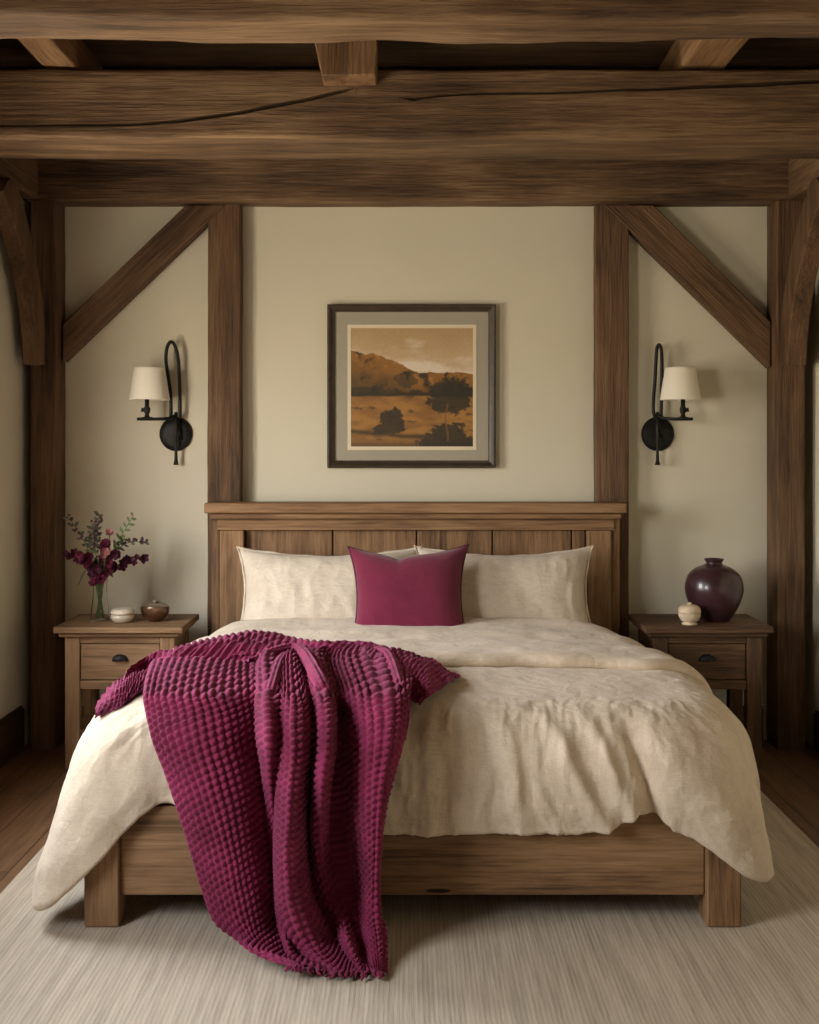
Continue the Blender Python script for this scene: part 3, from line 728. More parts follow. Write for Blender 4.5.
# local x = width, local y = up, local z = towards the room  (rotated upright and leaning back)
pillow('pillow', .765, .425, .20, M_PILLOW, W(328, 594, 5.05) + Vector((0, 0, -.012)), math.radians(66), 0, math.radians(1), 'oatmeal linen pillow against the headboard, left of the plum cushion', 'pillow', 'bed pillows', flange=.009, seed=3.1, dog=.02, pinch=.15)
pillow('pillow', .745, .425, .20, M_PILLOW, W(505, 593, 5.05) + Vector((0, 0, -.012)), math.radians(66), 0, math.radians(-1), 'oatmeal linen pillow against the headboard, right of the plum cushion', 'pillow', 'bed pillows', flange=.009, seed=8.4, dog=.02, pinch=.16)
pillow('throw_cushion', .485, .46, .17, M_PLUM, W(409, 597, 4.83) + Vector((0, 0, -.01)), math.radians(62), math.radians(-1), 0, 'square plum cushion with piped edge between the two linen pillows', 'cushion', pinch=.15, seed=5.5, chop=.024, pxk=.9, wrk=.35, piping=simple('plum_piping', (.06, .006, .02), .7), dog=.03)

# ------------------------------------------------------------------ knitted throw
def knit_sheet(C, per_u, per_v, su=.0215, sv=.0200, amp=.013, uoff=0.0, crumple=.006, seed=0, diag=0.0, vmap=None):
    """C: rows x cols control points -> displaced knit surface"""
    P = catmull(catmull(C, 0, per_v), 1, per_u)
    du = np.linalg.norm(np.diff(P, axis=1), axis=-1); dv = np.linalg.norm(np.diff(P, axis=0), axis=-1)
    # cloth coordinates: path length measured on the typical row / column
    uu = np.concatenate([[0], np.cumsum(np.median(du, axis=0))]); vv = np.concatenate([[0], np.cumsum(np.median(dv, axis=1))])
    # resample evenly
    nu = int(uu[-1] / .0031); nv = int(vv[-1] / .0031)
    ui = np.linspace(0, uu[-1], nu); vi = np.linspace(0, vv[-1], nv)
    Q = np.empty((P.shape[0], nu, 3))
    for k_ in range(3):
        for i in range(P.shape[0]): Q[i, :, k_] = np.interp(ui, uu, P[i, :, k_])
    R_ = np.empty((nv, nu, 3))
    for k_ in range(3):
        for j in range(nu): R_[:, j, k_] = np.interp(vi, vv, Q[:, j, k_])
    P = R_
    N = grid_normals(P)
    if N[..., 1].mean() > 0: N = -N
    U, V = np.meshgrid(ui, vi)
    P = P + N * (crumple * fbm(U * 5 + seed, V * 5, seed, 3))[..., None]
    N = grid_normals(P)
    if N[..., 1].mean() > 0: N = -N
    uw = U + .004 * noise(U * 12, V * 12, 3.1) + diag * V; vw = V + .004 * noise(U * 12 + 9, V * 12, 1.1)
    ci = np.floor(uw / su); fu = uw / su - ci
    if vmap: vw = np.interp(vw, [-1, 0, vmap[0], vmap[0] + 9], [-vmap[1], 0, vmap[0] * vmap[1], vmap[0] * vmap[1] + 9])
    ph = vw / sv + .5 * (ci % 2)
    # each stitch: slanted plump loop
    h = np.abs(np.sin(PI * fu)) ** .7 * (.12 + .88 * np.abs(np.sin(PI * (ph + .45 * (fu - .5)))) ** .8)
    edge = np.minimum(np.minimum(U, ui[-1] - U), np.minimum(V, vi[-1] - V)); ef = .35 + .65 * sstep(0, .022, edge)
    P = P + N * (amp * ef * (h - .35))[..., None]
    return P
throw_parts = []
# base depth of the throw along the fall
def trow(py, cols, d, amp):
    return [tuple(W(px, py + dy, d - f * amp)) for px, f, dy in cols]
# columns: (px, forward, dy)
def row(py, d, amp, pxs, fs, dys=None, z=None):
    out = []
    for i, (px, f) in enumerate(zip(pxs, fs)):
        dy = dys[i] if dys else 0
        dd = d - f * amp
        v = W(px, py + dy, dd)
        out.append(tuple(v))
    return out
F_ = [.03, .075, .095, .075, .030, 0, 0, .11, .165, .115, 0, 0, .12, .180, .125, 0, 0, .12, .170, .11, 0, 0, .09, .125, .125, .085, .03]
def fold_set(r1, r2, r3, pan=1.0):
    f = list(F_)
    for k_ in (7, 8, 9): f[k_] *= r1
    for k_ in (12, 13, 14): f[k_] *= r2
    for k_ in (17, 18, 19): f[k_] *= r3
    for k_ in (22, 23, 24, 25): f[k_] *= pan
    return f
from mathutils.bvhtree import BVHTree
def bvh_of(o): return BVHTree.FromPolygons([v.co.copy() for v in o.data.vertices], [tuple(p.vertices) for p in o.data.polygons])
_trees = [bvh_of(duv), bvh_of(fold)]
def on_duvet(px, py, off=.02):
    """point lying 'off' above the bed cover"""
    o_ = Vector((0, CAMY, CAMZ)); dr_ = (W(px, py, 4) - o_).normalized(); best = None
    for t_ in _trees:
        h_ = t_.ray_cast(o_, dr_)
        if h_[0] is not None and (best is None or h_[3] < best[3]): best = h_
    if best is None: return None
    nn = best[1] if best[1].dot(dr_) < 0 else -best[1]
    p_ = best[0] + Vector((0, -.25, 1)).normalized() * off * .4 + nn * off * .6
    return p_
R = []
def add(py, d, amp, pxs, dys=None, fs=None):
    if py >= 740: pxs = [p - (0 if k_ < 20 else (k_ - 19) * min(1.5, (py - 740) / 50.)) for k_, p in enumerate(pxs)]
    R.append(row(py, d, amp, pxs, fs or F_, dys))
# the upper end lies back over the bed before it falls
TP = [150,170,195,220,240,250,256,260,266,272,276,280,284,290,296,300,304,308,314,320,326,332,345,362,385,400,412]
def lie(py, off, fk, wob, sh):
    R.append([tuple(on_duvet(px + sh * (1 - (px - 146) / 266.0), py + wob * math.sin(px * .045 + 1.3), off + fk * f_)) for px, f_ in zip(TP, F_)])
lie(656, .015, .0, 2, 42); lie(659, .045, .02, 2, 30); lie(668, .052, .08, 1, 12); lie(679, .050, .15, 0, 2)
add(690, 3.36,.45, [143,162,188,215,240,251,256,258,267,277,279,281,283,293,303,307,310,314,322,330,333,340,355,373,393,404,411])
add(712, 3.30,.85, [145,164,192,221,243,252,256,258,268,279,280,281,282,294,308,312,314,316,325,334,336,343,358,376,394,403,408])
add(742, 3.265,1.05, [152,170,197,226,246,255,258,260,269,279,280,281,282,294,309,313,315,317,326,334,336,345,360,377,392,400,404])
add(780, 3.255,1.10,[166,183,208,235,253,261,264,265,270,277,278,279,280,292,305,310,313,315,321,329,332,346,361,377,389,395,398], fs=fold_set(.6,1.05,1,1))
add(820, 3.250,1.10,[180,197,219,243,258,266,268,270,273,276,276,277,278,289,301,308,312,314,319,326,331,349,364,378,387,391,393], fs=fold_set(.15,1.1,.8,1))
add(860, 3.245,1.05, [192,208,229,248,262,269,271,272,273,274,274,275,276,287,299,308,313,317,320,325,334,356,368,378,385,388,389], fs=fold_set(0,1.1,.35,.9))
add(895, 3.235,.95, [202,217,236,254,266,270,272,273,274,275,276,277,278,290,303,313,320,325,329,334,345,362,371,378,384,387,388], fs=fold_set(0,1.0,.1,.8))
add(922, 3.210,.75, [213,226,243,259,270,275,277,278,279,280,281,282,283,298,313,325,332,338,342,347,354,364,372,379,385,388,389], fs=fold_set(.2,1,.3,.8))
add(940, 3.165,.45, [232,240,252,264,276,282,284,285,287,289,291,293,296,308,322,333,339,343,346,351,358,366,374,381,386,389,390], dys=[-4,-3,0,0,0,2,2,2,3,4,5,5,4,3,2,0,0,0,-2,-3,-4,-4,-3,-3,-2,-2,-2])
add(956, 3.100,.30, [252,256,264,272,282,288,290,292,295,298,301,304,310,320,332,344,348,350,353,357,361,369,376,383,387,390,391], dys=[-6,-5,-3,-2,0,0,0,1,2,2,2,2,2,2,2,0,0,0,0,0,0,0,0,0,0,0,0])
add(972, 3.020,.15, [288,291,296,302,309,313,315,317,320,323,326,329,334,341,348,355,358,360,362,365,368,374,379,384,387,390,391], dys=[-8,-7,-6,-5,-4,-3,-3,-3,-2,-2,-2,-1,0,0,0,1,1,1,2,2,3,3,3,4,4,5,5])
C = np.array(R)
C[..., 2] = np.maximum(C[..., 2], .030)
P1 = knit_sheet(C, 14, 26, seed=2.2, vmap=(.70, .27))
# band lying across the bed: rests on the duvet and its turned back end
def brow(pts):
    return [tuple(on_duvet(x, y, o_) or W(x, y, 3.7)) for x, y, o_ in pts]
B0 = brow([(99, 703, .02), (120, 681, .02), (146, 665, .03), (180, 655, .025), (225, 649, .03), (270, 641, .035), (320, 649, .03), (372, 652, .03), (418, 662, .025), (462, 679, .02)])
B1 = brow([(99, 710, .025), (121, 690, .03), (147, 673, .03), (184, 660, .04), (228, 655, .05), (271, 650, .06), (320, 656, .05), (370, 660, .05), (414, 669, .04), (457, 684, .025)])
B2 = brow([(98, 714, .025), (122, 696, .03), (148, 680, .03), (188, 667, .03), (230, 663, .04), (270, 661, .055), (316, 664, .05), (366, 668, .055), (410, 679, .05), (447, 693, .03)])
B3 = brow([(98, 718, .02), (122, 702, .025), (146, 687, .03), (185, 676, .03), (230, 672, .04), (270, 672, .05), (312, 674, .05), (362, 678, .05), (405, 691, .05), (434, 704, .03)])
B4 = brow([(97, 722, .012), (122, 708, .015), (145, 694, .02), (180, 685, .02), (230, 681, .025), (270, 682, .03), (310, 682, .03), (360, 686, .03), (402, 702, .03), (420, 713, .02)])
C2 = np.array([[tuple(v) for v in r_] for r_ in (B0, B1, B2, B3, B4)])
P2 = knit_sheet(C2, 30, 30, crumple=.030, seed=9.3, diag=.15, sv=.040, amp=.011)
# two soft pleats looping over the gather
def loop_roll(pts, rad, seed):
    pts = spline(pts, 30); n = len(pts); rows = []
    nr = 40
    t0 = None; nrm = None
    Ln = np.concatenate([[0], np.cumsum([(pts[i + 1] - pts[i]).length for i in range(n - 1)])])
    out = []
    for i, p in enumerate(pts):
        t = (pts[min(i + 1, n - 1)] - pts[max(i - 1, 0)]).normalized()
        if nrm is None: nrm = t.cross(Vector((0, -1, 0))).normalized()
        nrm = (nrm - t * nrm.dot(t)).normalized(); b = t.cross(nrm)
        k_ = i / (n - 1); rr = rad * (math.sin(PI * min(max(k_, .04), .96)) ** .35)
        ring = []
        for j in range(nr):
            a_ = 2 * PI * j / nr
            ci = int(a_ / (2 * PI) * 8) ; fu = a_ / (2 * PI) * 8 - ci
            h = abs(math.sin(PI * fu)) ** .8 * (.3 + .7 * abs(math.sin(PI * (Ln[i] / .02 + .5 * (ci % 2)))))
            ring.append(p + (nrm * math.cos(a_) + b * math.sin(a_)) * (rr + .006 * (h - .35)))
        out.append(ring)
    return np.array([[tuple(v) for v in r_] for r_ in out])
vs = P1.reshape(-1, 3); fs = grid_faces(P1.shape[0], P1.shape[1])[:, ::-1]
k0 = len(vs); vs = np.concatenate([vs, P2.reshape(-1, 3)]); fs = np.concatenate([fs, grid_faces(P2.shape[0], P2.shape[1])[:, ::-1] + k0])
def add_roll(pts, rad, seed):
    global vs, fs
    L2 = loop_roll(pts, rad, seed); k1 = len(vs); vs = np.concatenate([vs, L2.reshape(-1, 3)]); fs = np.concatenate([fs, grid_faces(L2.shape[0], L2.shape[1], True) + k1])
add_roll([on_duvet(252, 678, .055), on_duvet(275, 671, .062), on_duvet(300, 669, .062), W(318, 678, 3.38), W(327, 700, 3.29), W(329, 730, 3.21)], .020, 1)
add_roll([on_duvet(303, 677, .055), on_duvet(284, 678, .062), W(271, 690, 3.33), W(268, 712, 3.26), W(270, 740, 3.20)], .018, 2)
add_roll([on_duvet(330, 663, .045), on_duvet(360, 664, .055), on_duvet(386, 674, .065), W(400, 690, 3.36), W(404, 712, 3.30), W(402, 740, 3.27)], .018, 3)
# fringe of loose ends along the hem that lies on the rug
fr = MB()
for i in range(26):
    j = int((i + .5) / 26 * (P1.shape[1] - 1)); p = Vector(P1[-1, j]); 
    fr.tube([p, p + Vector((random.uniform(-.006, .006), -.008, -.004)), p + Vector((random.uniform(-.01, .012), -.016, -.008))], [.005, .004, .002], 6)
for i in range(24):
    k_ = int(P1.shape[0] * (.86 + .14 * i / 24)) - 1; p = Vector(P1[k_, -1])
    fr.tube([p, p + Vector((.012, random.uniform(-.006, .002), -.003)), p + Vector((.018, random.uniform(-.012, .004), -.008))], [.004, .0035, .002], 6)
k1 = len(vs); fv = [[i + k1 for i in f_] for f_ in fr.f]
thr = mesh_obj('knitted_throw', np.concatenate([vs, np.array([tuple(v) for v in fr.v])]), fs.tolist() + fv, M_KNIT, smooth=True)
tag(thr, 'chunky burgundy knitted throw draped over the duvet and down to the rug', 'throw blanket')

# ------------------------------------------------------------------ nightstands
def nightstand(name, x0, x1, label, tone, group, yf=4.97, yb=5.37, zt=.603):
    cxn = (x0 + x1) / 2; yc = D((yf + yb) / 2); hw = (x1 - x0) / 2; hd = (yb - yf) / 2
    r = empty(name, (cxn, yc, 0), label, 'nightstand', group)
    X_, Z_, Y_ = oak('X', tone), oak('Z', tone), oak('Y', tone)
    MB().box(-hw, hw, -hd, hd, zt - .027, zt).build('table_top', X_, r, bevel=.006, seg=3)
    MB().box(-hw + .018, hw - .018, -hd + .018, hd - .01, zt - .046, zt - .0275).build('top_moulding', X_, r, bevel=.006)
    lw = .062; bx = hw - .040; by = hd - .035
    for sx in (-1, 1):
        for sy in (-1, 1):
            MB().box(*sorted((sx * bx, sx * (bx - lw))), *sorted((sy * by, sy * (by - .05))), .001, zt - .0465).build('leg', Z_, r, bevel=.004)
        MB().box(*sorted((sx * (bx - .008), sx * (bx - .024))), -by + .051, by - .051, .335, zt - .0465).build('side_panel', Y_, r, bevel=.002)
    MB().box(-bx + lw + .001, bx - lw - .001, by - .03, by - .012, .335, zt - .0465).build('back_panel', X_, r)
    MB().box(-bx + lw + .0005, bx - lw - .0005, -by + .006, -by + .03, zt - .075, zt - .047).build('top_rail', X_, r, bevel=.003)
    MB().box(-bx + lw + .0005, bx - lw - .0005, -by + .006, -by + .03, .335, .372).build('bottom_rail', X_, r, bevel=.003)
    dr = MB().box(-bx + lw + .003, bx - lw - .003, -by + .010, -by + .030, .375, zt - .078).build('drawer', X_, r, bevel=.004)
    iw = bx - lw - .003
    # cup pull
    cp = MB(); n = 14; vs = []; 
    for i in range(n + 1):
        a_ = PI * i / n
        for (rr, yy) in ((1.0, 0.0), (.92, -.014), (.6, -.021), (.0, -.023)):
            vs.append((.034 * math.cos(a_) * rr, -by + .010 + yy, .455 + .002 + .026 * math.sin(a_) * rr))
    fs_ = []
    for i in range(n):
        for k_ in range(3): q = i * 4 + k_; fs_.append((q, q + 4, q + 5, q + 1))
    cp.add(vs, fs_)
    h = cp.build('drawer_pull', M_IRON, dr, smooth=True)
    so = h.modifiers.new('s', 'SOLIDIFY'); so.thickness = .002
    MB().box(-bx + .004, bx - .004, -by + .01, by - .01, .145, .165).build('lower_shelf', X_, r, bevel=.003)
    return r
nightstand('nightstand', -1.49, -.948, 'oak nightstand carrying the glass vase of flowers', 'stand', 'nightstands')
nightstand('nightstand', .985, 1.522, 'oak nightstand carrying the round plum vase', 'post', 'nightstands')  # darker oak tone puts the shade of the room's right side into the colour

# ------------------------------------------------------------------ picture
Z0 = D(5.497)
fx0, fz1 = wz(327, 304, 5.46); fx1, fz0 = wz(496, 468, 5.46)
pcx, pcz = (fx0 + fx1) / 2, (fz0 + fz1) / 2; pw, phh = fx1 - fx0, fz1 - fz0
pic = empty('picture_frame', (pcx, Z0, pcz), 'dark wood framed landscape print hanging on the wall above the headboard', 'picture')
fm = simple('walnut_frame', (.050, .034, .021), .42, var=.25, vscale=25, spec=.5)
mbf = MB(); hw, hh, bw = pw / 2, phh / 2, .034
# mitred moulding: profile swept round the rectangle
pf = [(0, 0), (0, -.030), (.006, -.036), (.012, -.034), (.024, -.022), (.034, -.018), (.034, 0)]
vs = []
for q, y in pf:
    for sx, sz in ((-1, -1), (1, -1), (1, 1), (-1, 1)): vs.append((sx * (hw - q), y, sz * (hh - q)))
fs_ = []
for i in range(len(pf) - 1):
    for k_ in range(4): fs_.append((i * 4 + k_, i * 4 + (k_ + 1) % 4, (i + 1) * 4 + (k_ + 1) % 4, (i + 1) * 4 + k_))
mbf.add(vs, fs_); mbf.build('frame', fm, pic, bevel=.0015)
MB().box(-hw + .03, hw - .03, -.010, -.004, -hh + .03, hh - .03).build('mat_board', simple('sage_mat_board', (.37, .335, .265), .9), pic)
ax0, az1 = wz(347.5, 324.5, 5.48); ax1, az0 = wz(476.5, 450, 5.48)
acx, acz = (ax0 + ax1) / 2 - pcx, (az0 + az1) / 2 - pcz; aw, ah = (ax1 - ax0) / 2, (az1 - az0) / 2
bo = MB(); 
for (a_, b_, c_, d_) in ((-aw, aw, -ah, -ah + .016), (-aw, aw, ah - .016, ah), (-aw, -aw + .016, -ah + .016, ah - .016), (aw - .016, aw, -ah + .016, ah - .016)):
    bo.box(acx + a_, acx + b_, -.0125, -.0101, acz + c_, acz + d_)
bo.build('inner_mat', simple('ivory_mat', (.72, .64, .47), .9), pic)
# painted landscape as vertex colours on a fine grid
ng = 240
uu, vv = np.meshgrid(np.linspace(0, 1, ng), np.linspace(0, 1, ng), indexing='ij')
def mixc(a, b, t): t = t[..., None]; return a * (1 - t) + b * t
def rgb(r, g, b): c = np.array([r, g, b]) / 255.0; return np.where(c < .04045, c / 12.92, ((c + .055) / 1.055) ** 2.4)
nz_ = lambda s, o=4, z=0.0: fbm(uu * s, vv * s, z, o)
sky = mixc(rgb(206, 176, 138), rgb(184, 150, 100), sstep(.55, 1.0, vv + .1 * nz_(4)))
cloud = sstep(.0, .5, .45 - np.abs(vv - (.70 - .10 * uu)) * 2.4 + .55 * fbm(uu * 3, vv * 7, 1.0, 4))
img = mixc(sky, rgb(222, 204, 182), cloud)
ridge = np.interp(uu, [0, .06, .12, .18, .24, .3, .38, .45, .52, .58, .64, .72, .80, .86, .92, 1], [.81, .80, .775, .79, .765, .74, .715, .67, .635, .62, .63, .62, .625, .63, .625, .61]) + .012 * fbm(uu * 22, uu * 0 + 2.0, 0.0, 3)
hill = mixc(rgb(150, 98, 22), rgb(92, 66, 22), sstep(.0, .30, ridge - vv + .10 * nz_(12)))
hill = mixc(hill, rgb(190, 122, 26), sstep(.1, .5, nz_(16, 4, 3.0)) * sstep(.15, .0, ridge - vv))
hill = mixc(hill, rgb(62, 48, 24), sstep(.1, .45, nz_(9, 4, 5.0) + .5 * sstep(.54, .42, vv)))
img = mixc(img, hill, sstep(-.004, .004, ridge - vv))
fl = .425 + .012 * noise(uu * 5, 1.5)
field = mixc(rgb(168, 116, 38), rgb(140, 92, 30), sstep(-.3, .4, fbm(uu * 4, vv * 14, 2.0, 4)))
field = mixc(field, rgb(104, 72, 30), sstep(.2, .5, fbm(uu * 7, vv * 20, 6.0, 4)))
field = mixc(field, rgb(110, 78, 34), sstep(.10, .0, vv))
img = mixc(img, field, sstep(-.006, .006, fl - vv))
img = mixc(img, rgb(50, 40, 24), sstep(.03, .0, np.abs(vv - fl - .012)) * .8)
darkg = rgb(44, 40, 26)
def blob(cx_, cy_, rx_, ry_, k_=.35, s=9, z=0.0): return sstep(-.10, .12, .35 * fbm(uu * 34, vv * 34, z, 3) + 1 - np.sqrt(((uu - cx_) / rx_) ** 2 + ((vv - cy_) / ry_) ** 2) + k_ * fbm(uu * s, vv * s, z, 4))
shade = np.maximum.reduce([blob(.82, .47, .17, .13, .55, 10, 1.), blob(.80, .37, .17, .09, .5, 12, 2.), blob(.815, .42, .15, .15, .25, 12, 11.), blob(.33, .22, .10, .10, .45, 12, 3.), blob(.31, .15, .13, .05, .4, 12, 4.), blob(.80, .11, .17, .085, .6, 12, 5.), blob(.45, .56, .10, .06, .6, 12, 6.) * .7,
                            sstep(.035, .0, np.abs(vv - (.13 - .09 * uu + .015 * nz_(8)))) * .9, blob(.85, .02, .3, .07, .4, 10, 8.), blob(.12, .47, .2, .035, .5, 10, 9.) * .7])
img = mixc(img, darkg, np.clip(shade, 0, 1) * .92)
trunk = sstep(.010, .004, np.abs(uu - (.785 + .01 * np.sin(vv * 20)))) * (vv < .36) * (vv > .05)
img = mixc(img, rgb(128, 84, 40), trunk * .7)
img = img * .86 + img.mean(-1, keepdims=True) * .14 * np.array([1.0, .98, .9])
img = img * (1 + .10 * nz_(40, 3, 7.0))[..., None]
gx = acx - aw + .016 + (2 * aw - .032) * uu; gz = acz - ah + .016 + (2 * ah - .032) * vv
P = np.stack([gx, np.full_like(gx, -.0104), gz], -1)
pm, N_, L_, B_ = new_mat('landscape_print')
ca = N_.new('ShaderNodeVertexColor'); ca.layer_name = 'paint'; L_.new(ca.outputs[0], B_.inputs['Base Color']); B_.inputs['Roughness'].default_value = .55
po = mesh_obj('landscape_print', P.reshape(-1, 3), grid_faces(ng, ng), pm, pic)
att = po.data.color_attributes.new('paint', 'FLOAT_COLOR', 'POINT')
rgba = np.concatenate([np.clip(img, 0, 1), np.ones(img.shape[:2] + (1,))], -1).reshape(-1)
att.data.foreach_set('color', rgba.astype(np.float32))

# ------------------------------------------------------------------ sconces
def sconce(px, s, label, loop, shade_x):
    """s = -1: arm reaches left, +1: right"""
    o0 = W(px, 434, 5.495); root = empty('wall_sconce', o0, label, 'wall lamp', 'sconces beside the bed')
    def q(x, y, off): v = W(x, y, 5.495 - off); return v - o0
    bp_ = MB().lathe([(.0, .0), (.074, .0), (.076, .004), (.072, .010), (.045, .016), (.0, .018)], 48, (0, 0, 0), False, 'Y')
    # slightly hammered oval plate
    bp_.v = [(x, y, z * 1.04) for x, y, z in bp_.v]
    bp_.build('backplate', M_IRON, root, smooth=True)
    rod = MB().tube([q(px - 2 * s * 0, 412, .045), q(px, 430, .045), q(px, 452, .04), q(px, 460, .038), q(px, 465, .038)], [.008, .0075, .0065, .008, .0125], 12)
    rod.tube([q(px, 425, .012), q(px, 425, .045)], .010, 10).tube([q(px + 6, 440, .014), q(px + 2, 430, .04)], .006, 8)
    rod.build('rod', M_IRON, root, smooth=True)
    MB().tube(spline([q(x, y, o_) for x, y, o_ in loop], 10), .0080, 12).build('hook', M_IRON, root, smooth=True)
    sxp = shade_x
    arm = MB().tube(spline([q(px, 415, .045), q(px + s * 6, 418, .07), q(px + s * 16, 419, .10), q(sxp + s * 10, 419, .115)], 8), [.0075] * 25, 10)
    arm.build('arm', M_IRON, root, smooth=True)
    c = q(sxp, 418.5, .115)
    cs = MB().lathe([(.0, 0), (.030, .0), (.032, .004), (.012, .008), (.009, .02), (.014, .03), (.015, .045), (.010, .055), (.010, .10), (0, .10)], 24, c, False)
    cs.tube([c + Vector((0, 0, .035)), c + Vector((-.025 * (1 if s < 0 else -1), -.005, .04))], [.006, .010], 8)
    cs.build('candle_socket', M_IRON, root, smooth=True)
    zb = q(sxp, 400, .115).z; zt_ = q(sxp, 367.8, .115).z
    sh = MB().lathe([(.066, zt_), (.0675, zt_ + .001), (.0685, zt_ - .003), (.0905, zb + .003), (.0905, zb), (.0885, zb), (.0875, zb + .003), (.0665, zt_ - .003), (.066, zt_)], 56, (c.x - s * .012, c.y, 0), False)
    sh.build('lamp_shade', M_SHADE, root, smooth=True)
    sp_ = MB()
    for k_ in range(3):
        a_ = k_ * 2 * PI / 3 + .5
        sp_.tube([Vector((c.x - s * .012, c.y, zt_ - .02)), Vector((c.x - s * .012 + .069 * math.cos(a_), c.y + .069 * math.sin(a_), zt_ - .01))], .0015, 6)
    sp_.tube([Vector((c.x - s * .006, c.y, c.z + .095)), Vector((c.x - s * .012, c.y, zt_ - .015))], .004, 8)
    sp_.build('shade_carrier', M_IRON, root, smooth=True)
    return root
sconce(176, -1, 'black iron wall sconce with cream shade above the flower nightstand',
       [(171, 419, .05), (171, 405, .05), (170.5, 392, .05), (168, 375, .052), (166, 360, .055), (167, 348, .055), (170.5, 342, .055), (174.5, 345, .05), (178, 358, .045), (179.5, 380, .04), (180, 400, .04), (180, 419, .035)], 147)
sconce(657.5, 1, 'black iron wall sconce with cream shade above the plum vase',
       [(661, 419, .05), (661.5, 400, .05), (662, 375, .052), (661.5, 352, .055), (659.5, 345, .055), (657, 348, .05), (656, 360, .045), (655, 380, .04), (653.5, 400, .04), (653.5, 412, .04), (656, 420, .035)], 683)

# ------------------------------------------------------------------ things on the nightstands
ZN = .6035
def smooth_prof(pts, per=6):
    return [(v.x, v.y) for v in spline([(x, y, 0) for x, y in pts], per)]
plum = simple('plum_glaze', (.042, .016, .020), .30, var=.35, vscale=14, spec=.5, coat=.25, bump=(55, .12, .002))
pv = W(714, 624, 5.17); 
r0 = smooth_prof([(.001, 0), (.060, .0), (.070, .006), (.098, .05), (.121, .11), (.124, .155), (.108, .200), (.075, .228), (.045, .240), (.036, .246), (.034, .252), (.041, .262), (.043, .267)])
tag(MB().lathe(r0 + [(.036, .266), (.030, .25), (.030, .22)], 64, (0, 0, 0), False).build('vase', plum, smooth=True, loc=(pv.x, pv.y, ZN)), 'round glossy plum ceramic vase with a narrow neck', 'vase')
jar_m = simple('carved_cream_stone', (.62, .49, .33), .7, var=.18, vscale=30, bump=(70, .3, .003))
jp = W(689.5, 626, 5.045)
jr = MB().lathe(smooth_prof([(.001, 0), (.030, 0), (.032, .006), (.027, .012), (.036, .018), (.045, .035), (.046, .050)], 5), 40, (0, 0, 0), False)
jo = jr.build('jar', jar_m, smooth=True, loc=(jp.x, jp.y, ZN)); tag(jo, 'small round cream jar with lid in front of the plum vase', 'jar')
MB().lathe(smooth_prof([(.0465, .051), (.0475, .056), (.044, .070), (.034, .080), (.016, .085), (.010, .087), (.011, .091), (.001, .095)], 5), 40, (0, 0, 0), False).build('lid', jar_m, jo, smooth=True)
pot_m = simple('ivory_glaze', (.58, .50, .38), .35, var=.12, vscale=25, coat=.3)
wp = W(122.5, 619.5, 5.12)
w0 = MB().lathe(smooth_prof([(.001, 0), (.034, 0), (.044, .008), (.050, .020), (.049, .030), (.046, .033)], 5), 44, (0, 0, 0), False).build('trinket_pot', pot_m, smooth=True, loc=(wp.x, wp.y, ZN))
tag(w0, 'small round ivory lidded pot beside the glass vase of flowers', 'pot')
MB().lathe(smooth_prof([(.046, .034), (.050, .038), (.0495, .048), (.043, .056), (.020, .060), (.001, .061)], 5), 44, (0, 0, 0), False).build('lid', pot_m, w0, smooth=True)
cop = simple('bronzed_copper', (.30, .19, .13), .30, 1.0, var=.3, vscale=14, bump=(30, .15, .002))
bp2 = W(155, 618, 5.15)
b0 = MB().lathe(smooth_prof([(.001, 0), (.026, .0), (.030, .004), (.045, .014), (.058, .036), (.062, .058), (.061, .062), (.057, .060)], 5), 48, (0, 0, 0), False).build('lidded_bowl', cop, smooth=True, loc=(bp2.x, bp2.y, ZN))
tag(b0, 'round copper coloured bowl with lid on the flower nightstand', 'bowl')
MB().lathe(smooth_prof([(.056, .062), (.055, .066), (.035, .074), (.014, .076), (.012, .080), (.016, .086), (.010, .090), (.001, .091)], 5), 48, (0, 0, 0), False).build('lid', simple('pewter_lid', (.42, .36, .30), .35, 1.0, var=.2), b0, smooth=True)

# glass vase with flowers
gv = W(100, 617.5, 5.16)
gmat, N_, L_, B_ = new_mat('clear_glass')
B_.inputs['Transmission Weight'].default_value = 1; B_.inputs['Roughness'].default_value = .02; B_.inputs['IOR'].default_value = 1.22; B_.inputs['Base Color'].default_value = (.97, .985, .96, 1)
go = smooth_prof([(.001, 0), (.036, 0), (.040, .005), (.037, .05), (.031, .10), (.030, .15), (.034, .190)], 5)
gi = [(r - .0025, z + (.004 if i < 3 else 0)) for i, (r, z) in enumerate(go) if z > .003][::-1]
vz = MB().lathe(go + gi + [(.001, .008)], 48, (0, 0, 0), False).build('glass_vase', gmat, smooth=True, loc=(gv.x, gv.y, ZN))
tag(vz, 'slim clear glass vase holding burgundy flowers', 'vase')
wm, N_, L_, B_ = new_mat('water'); B_.inputs['Transmission Weight'].default_value = 1; B_.inputs['IOR'].default_value = 1.33; B_.inputs['Roughness'].default_value = 0; B_.inputs['Base Color'].default_value = (.80, .88, .74, 1)

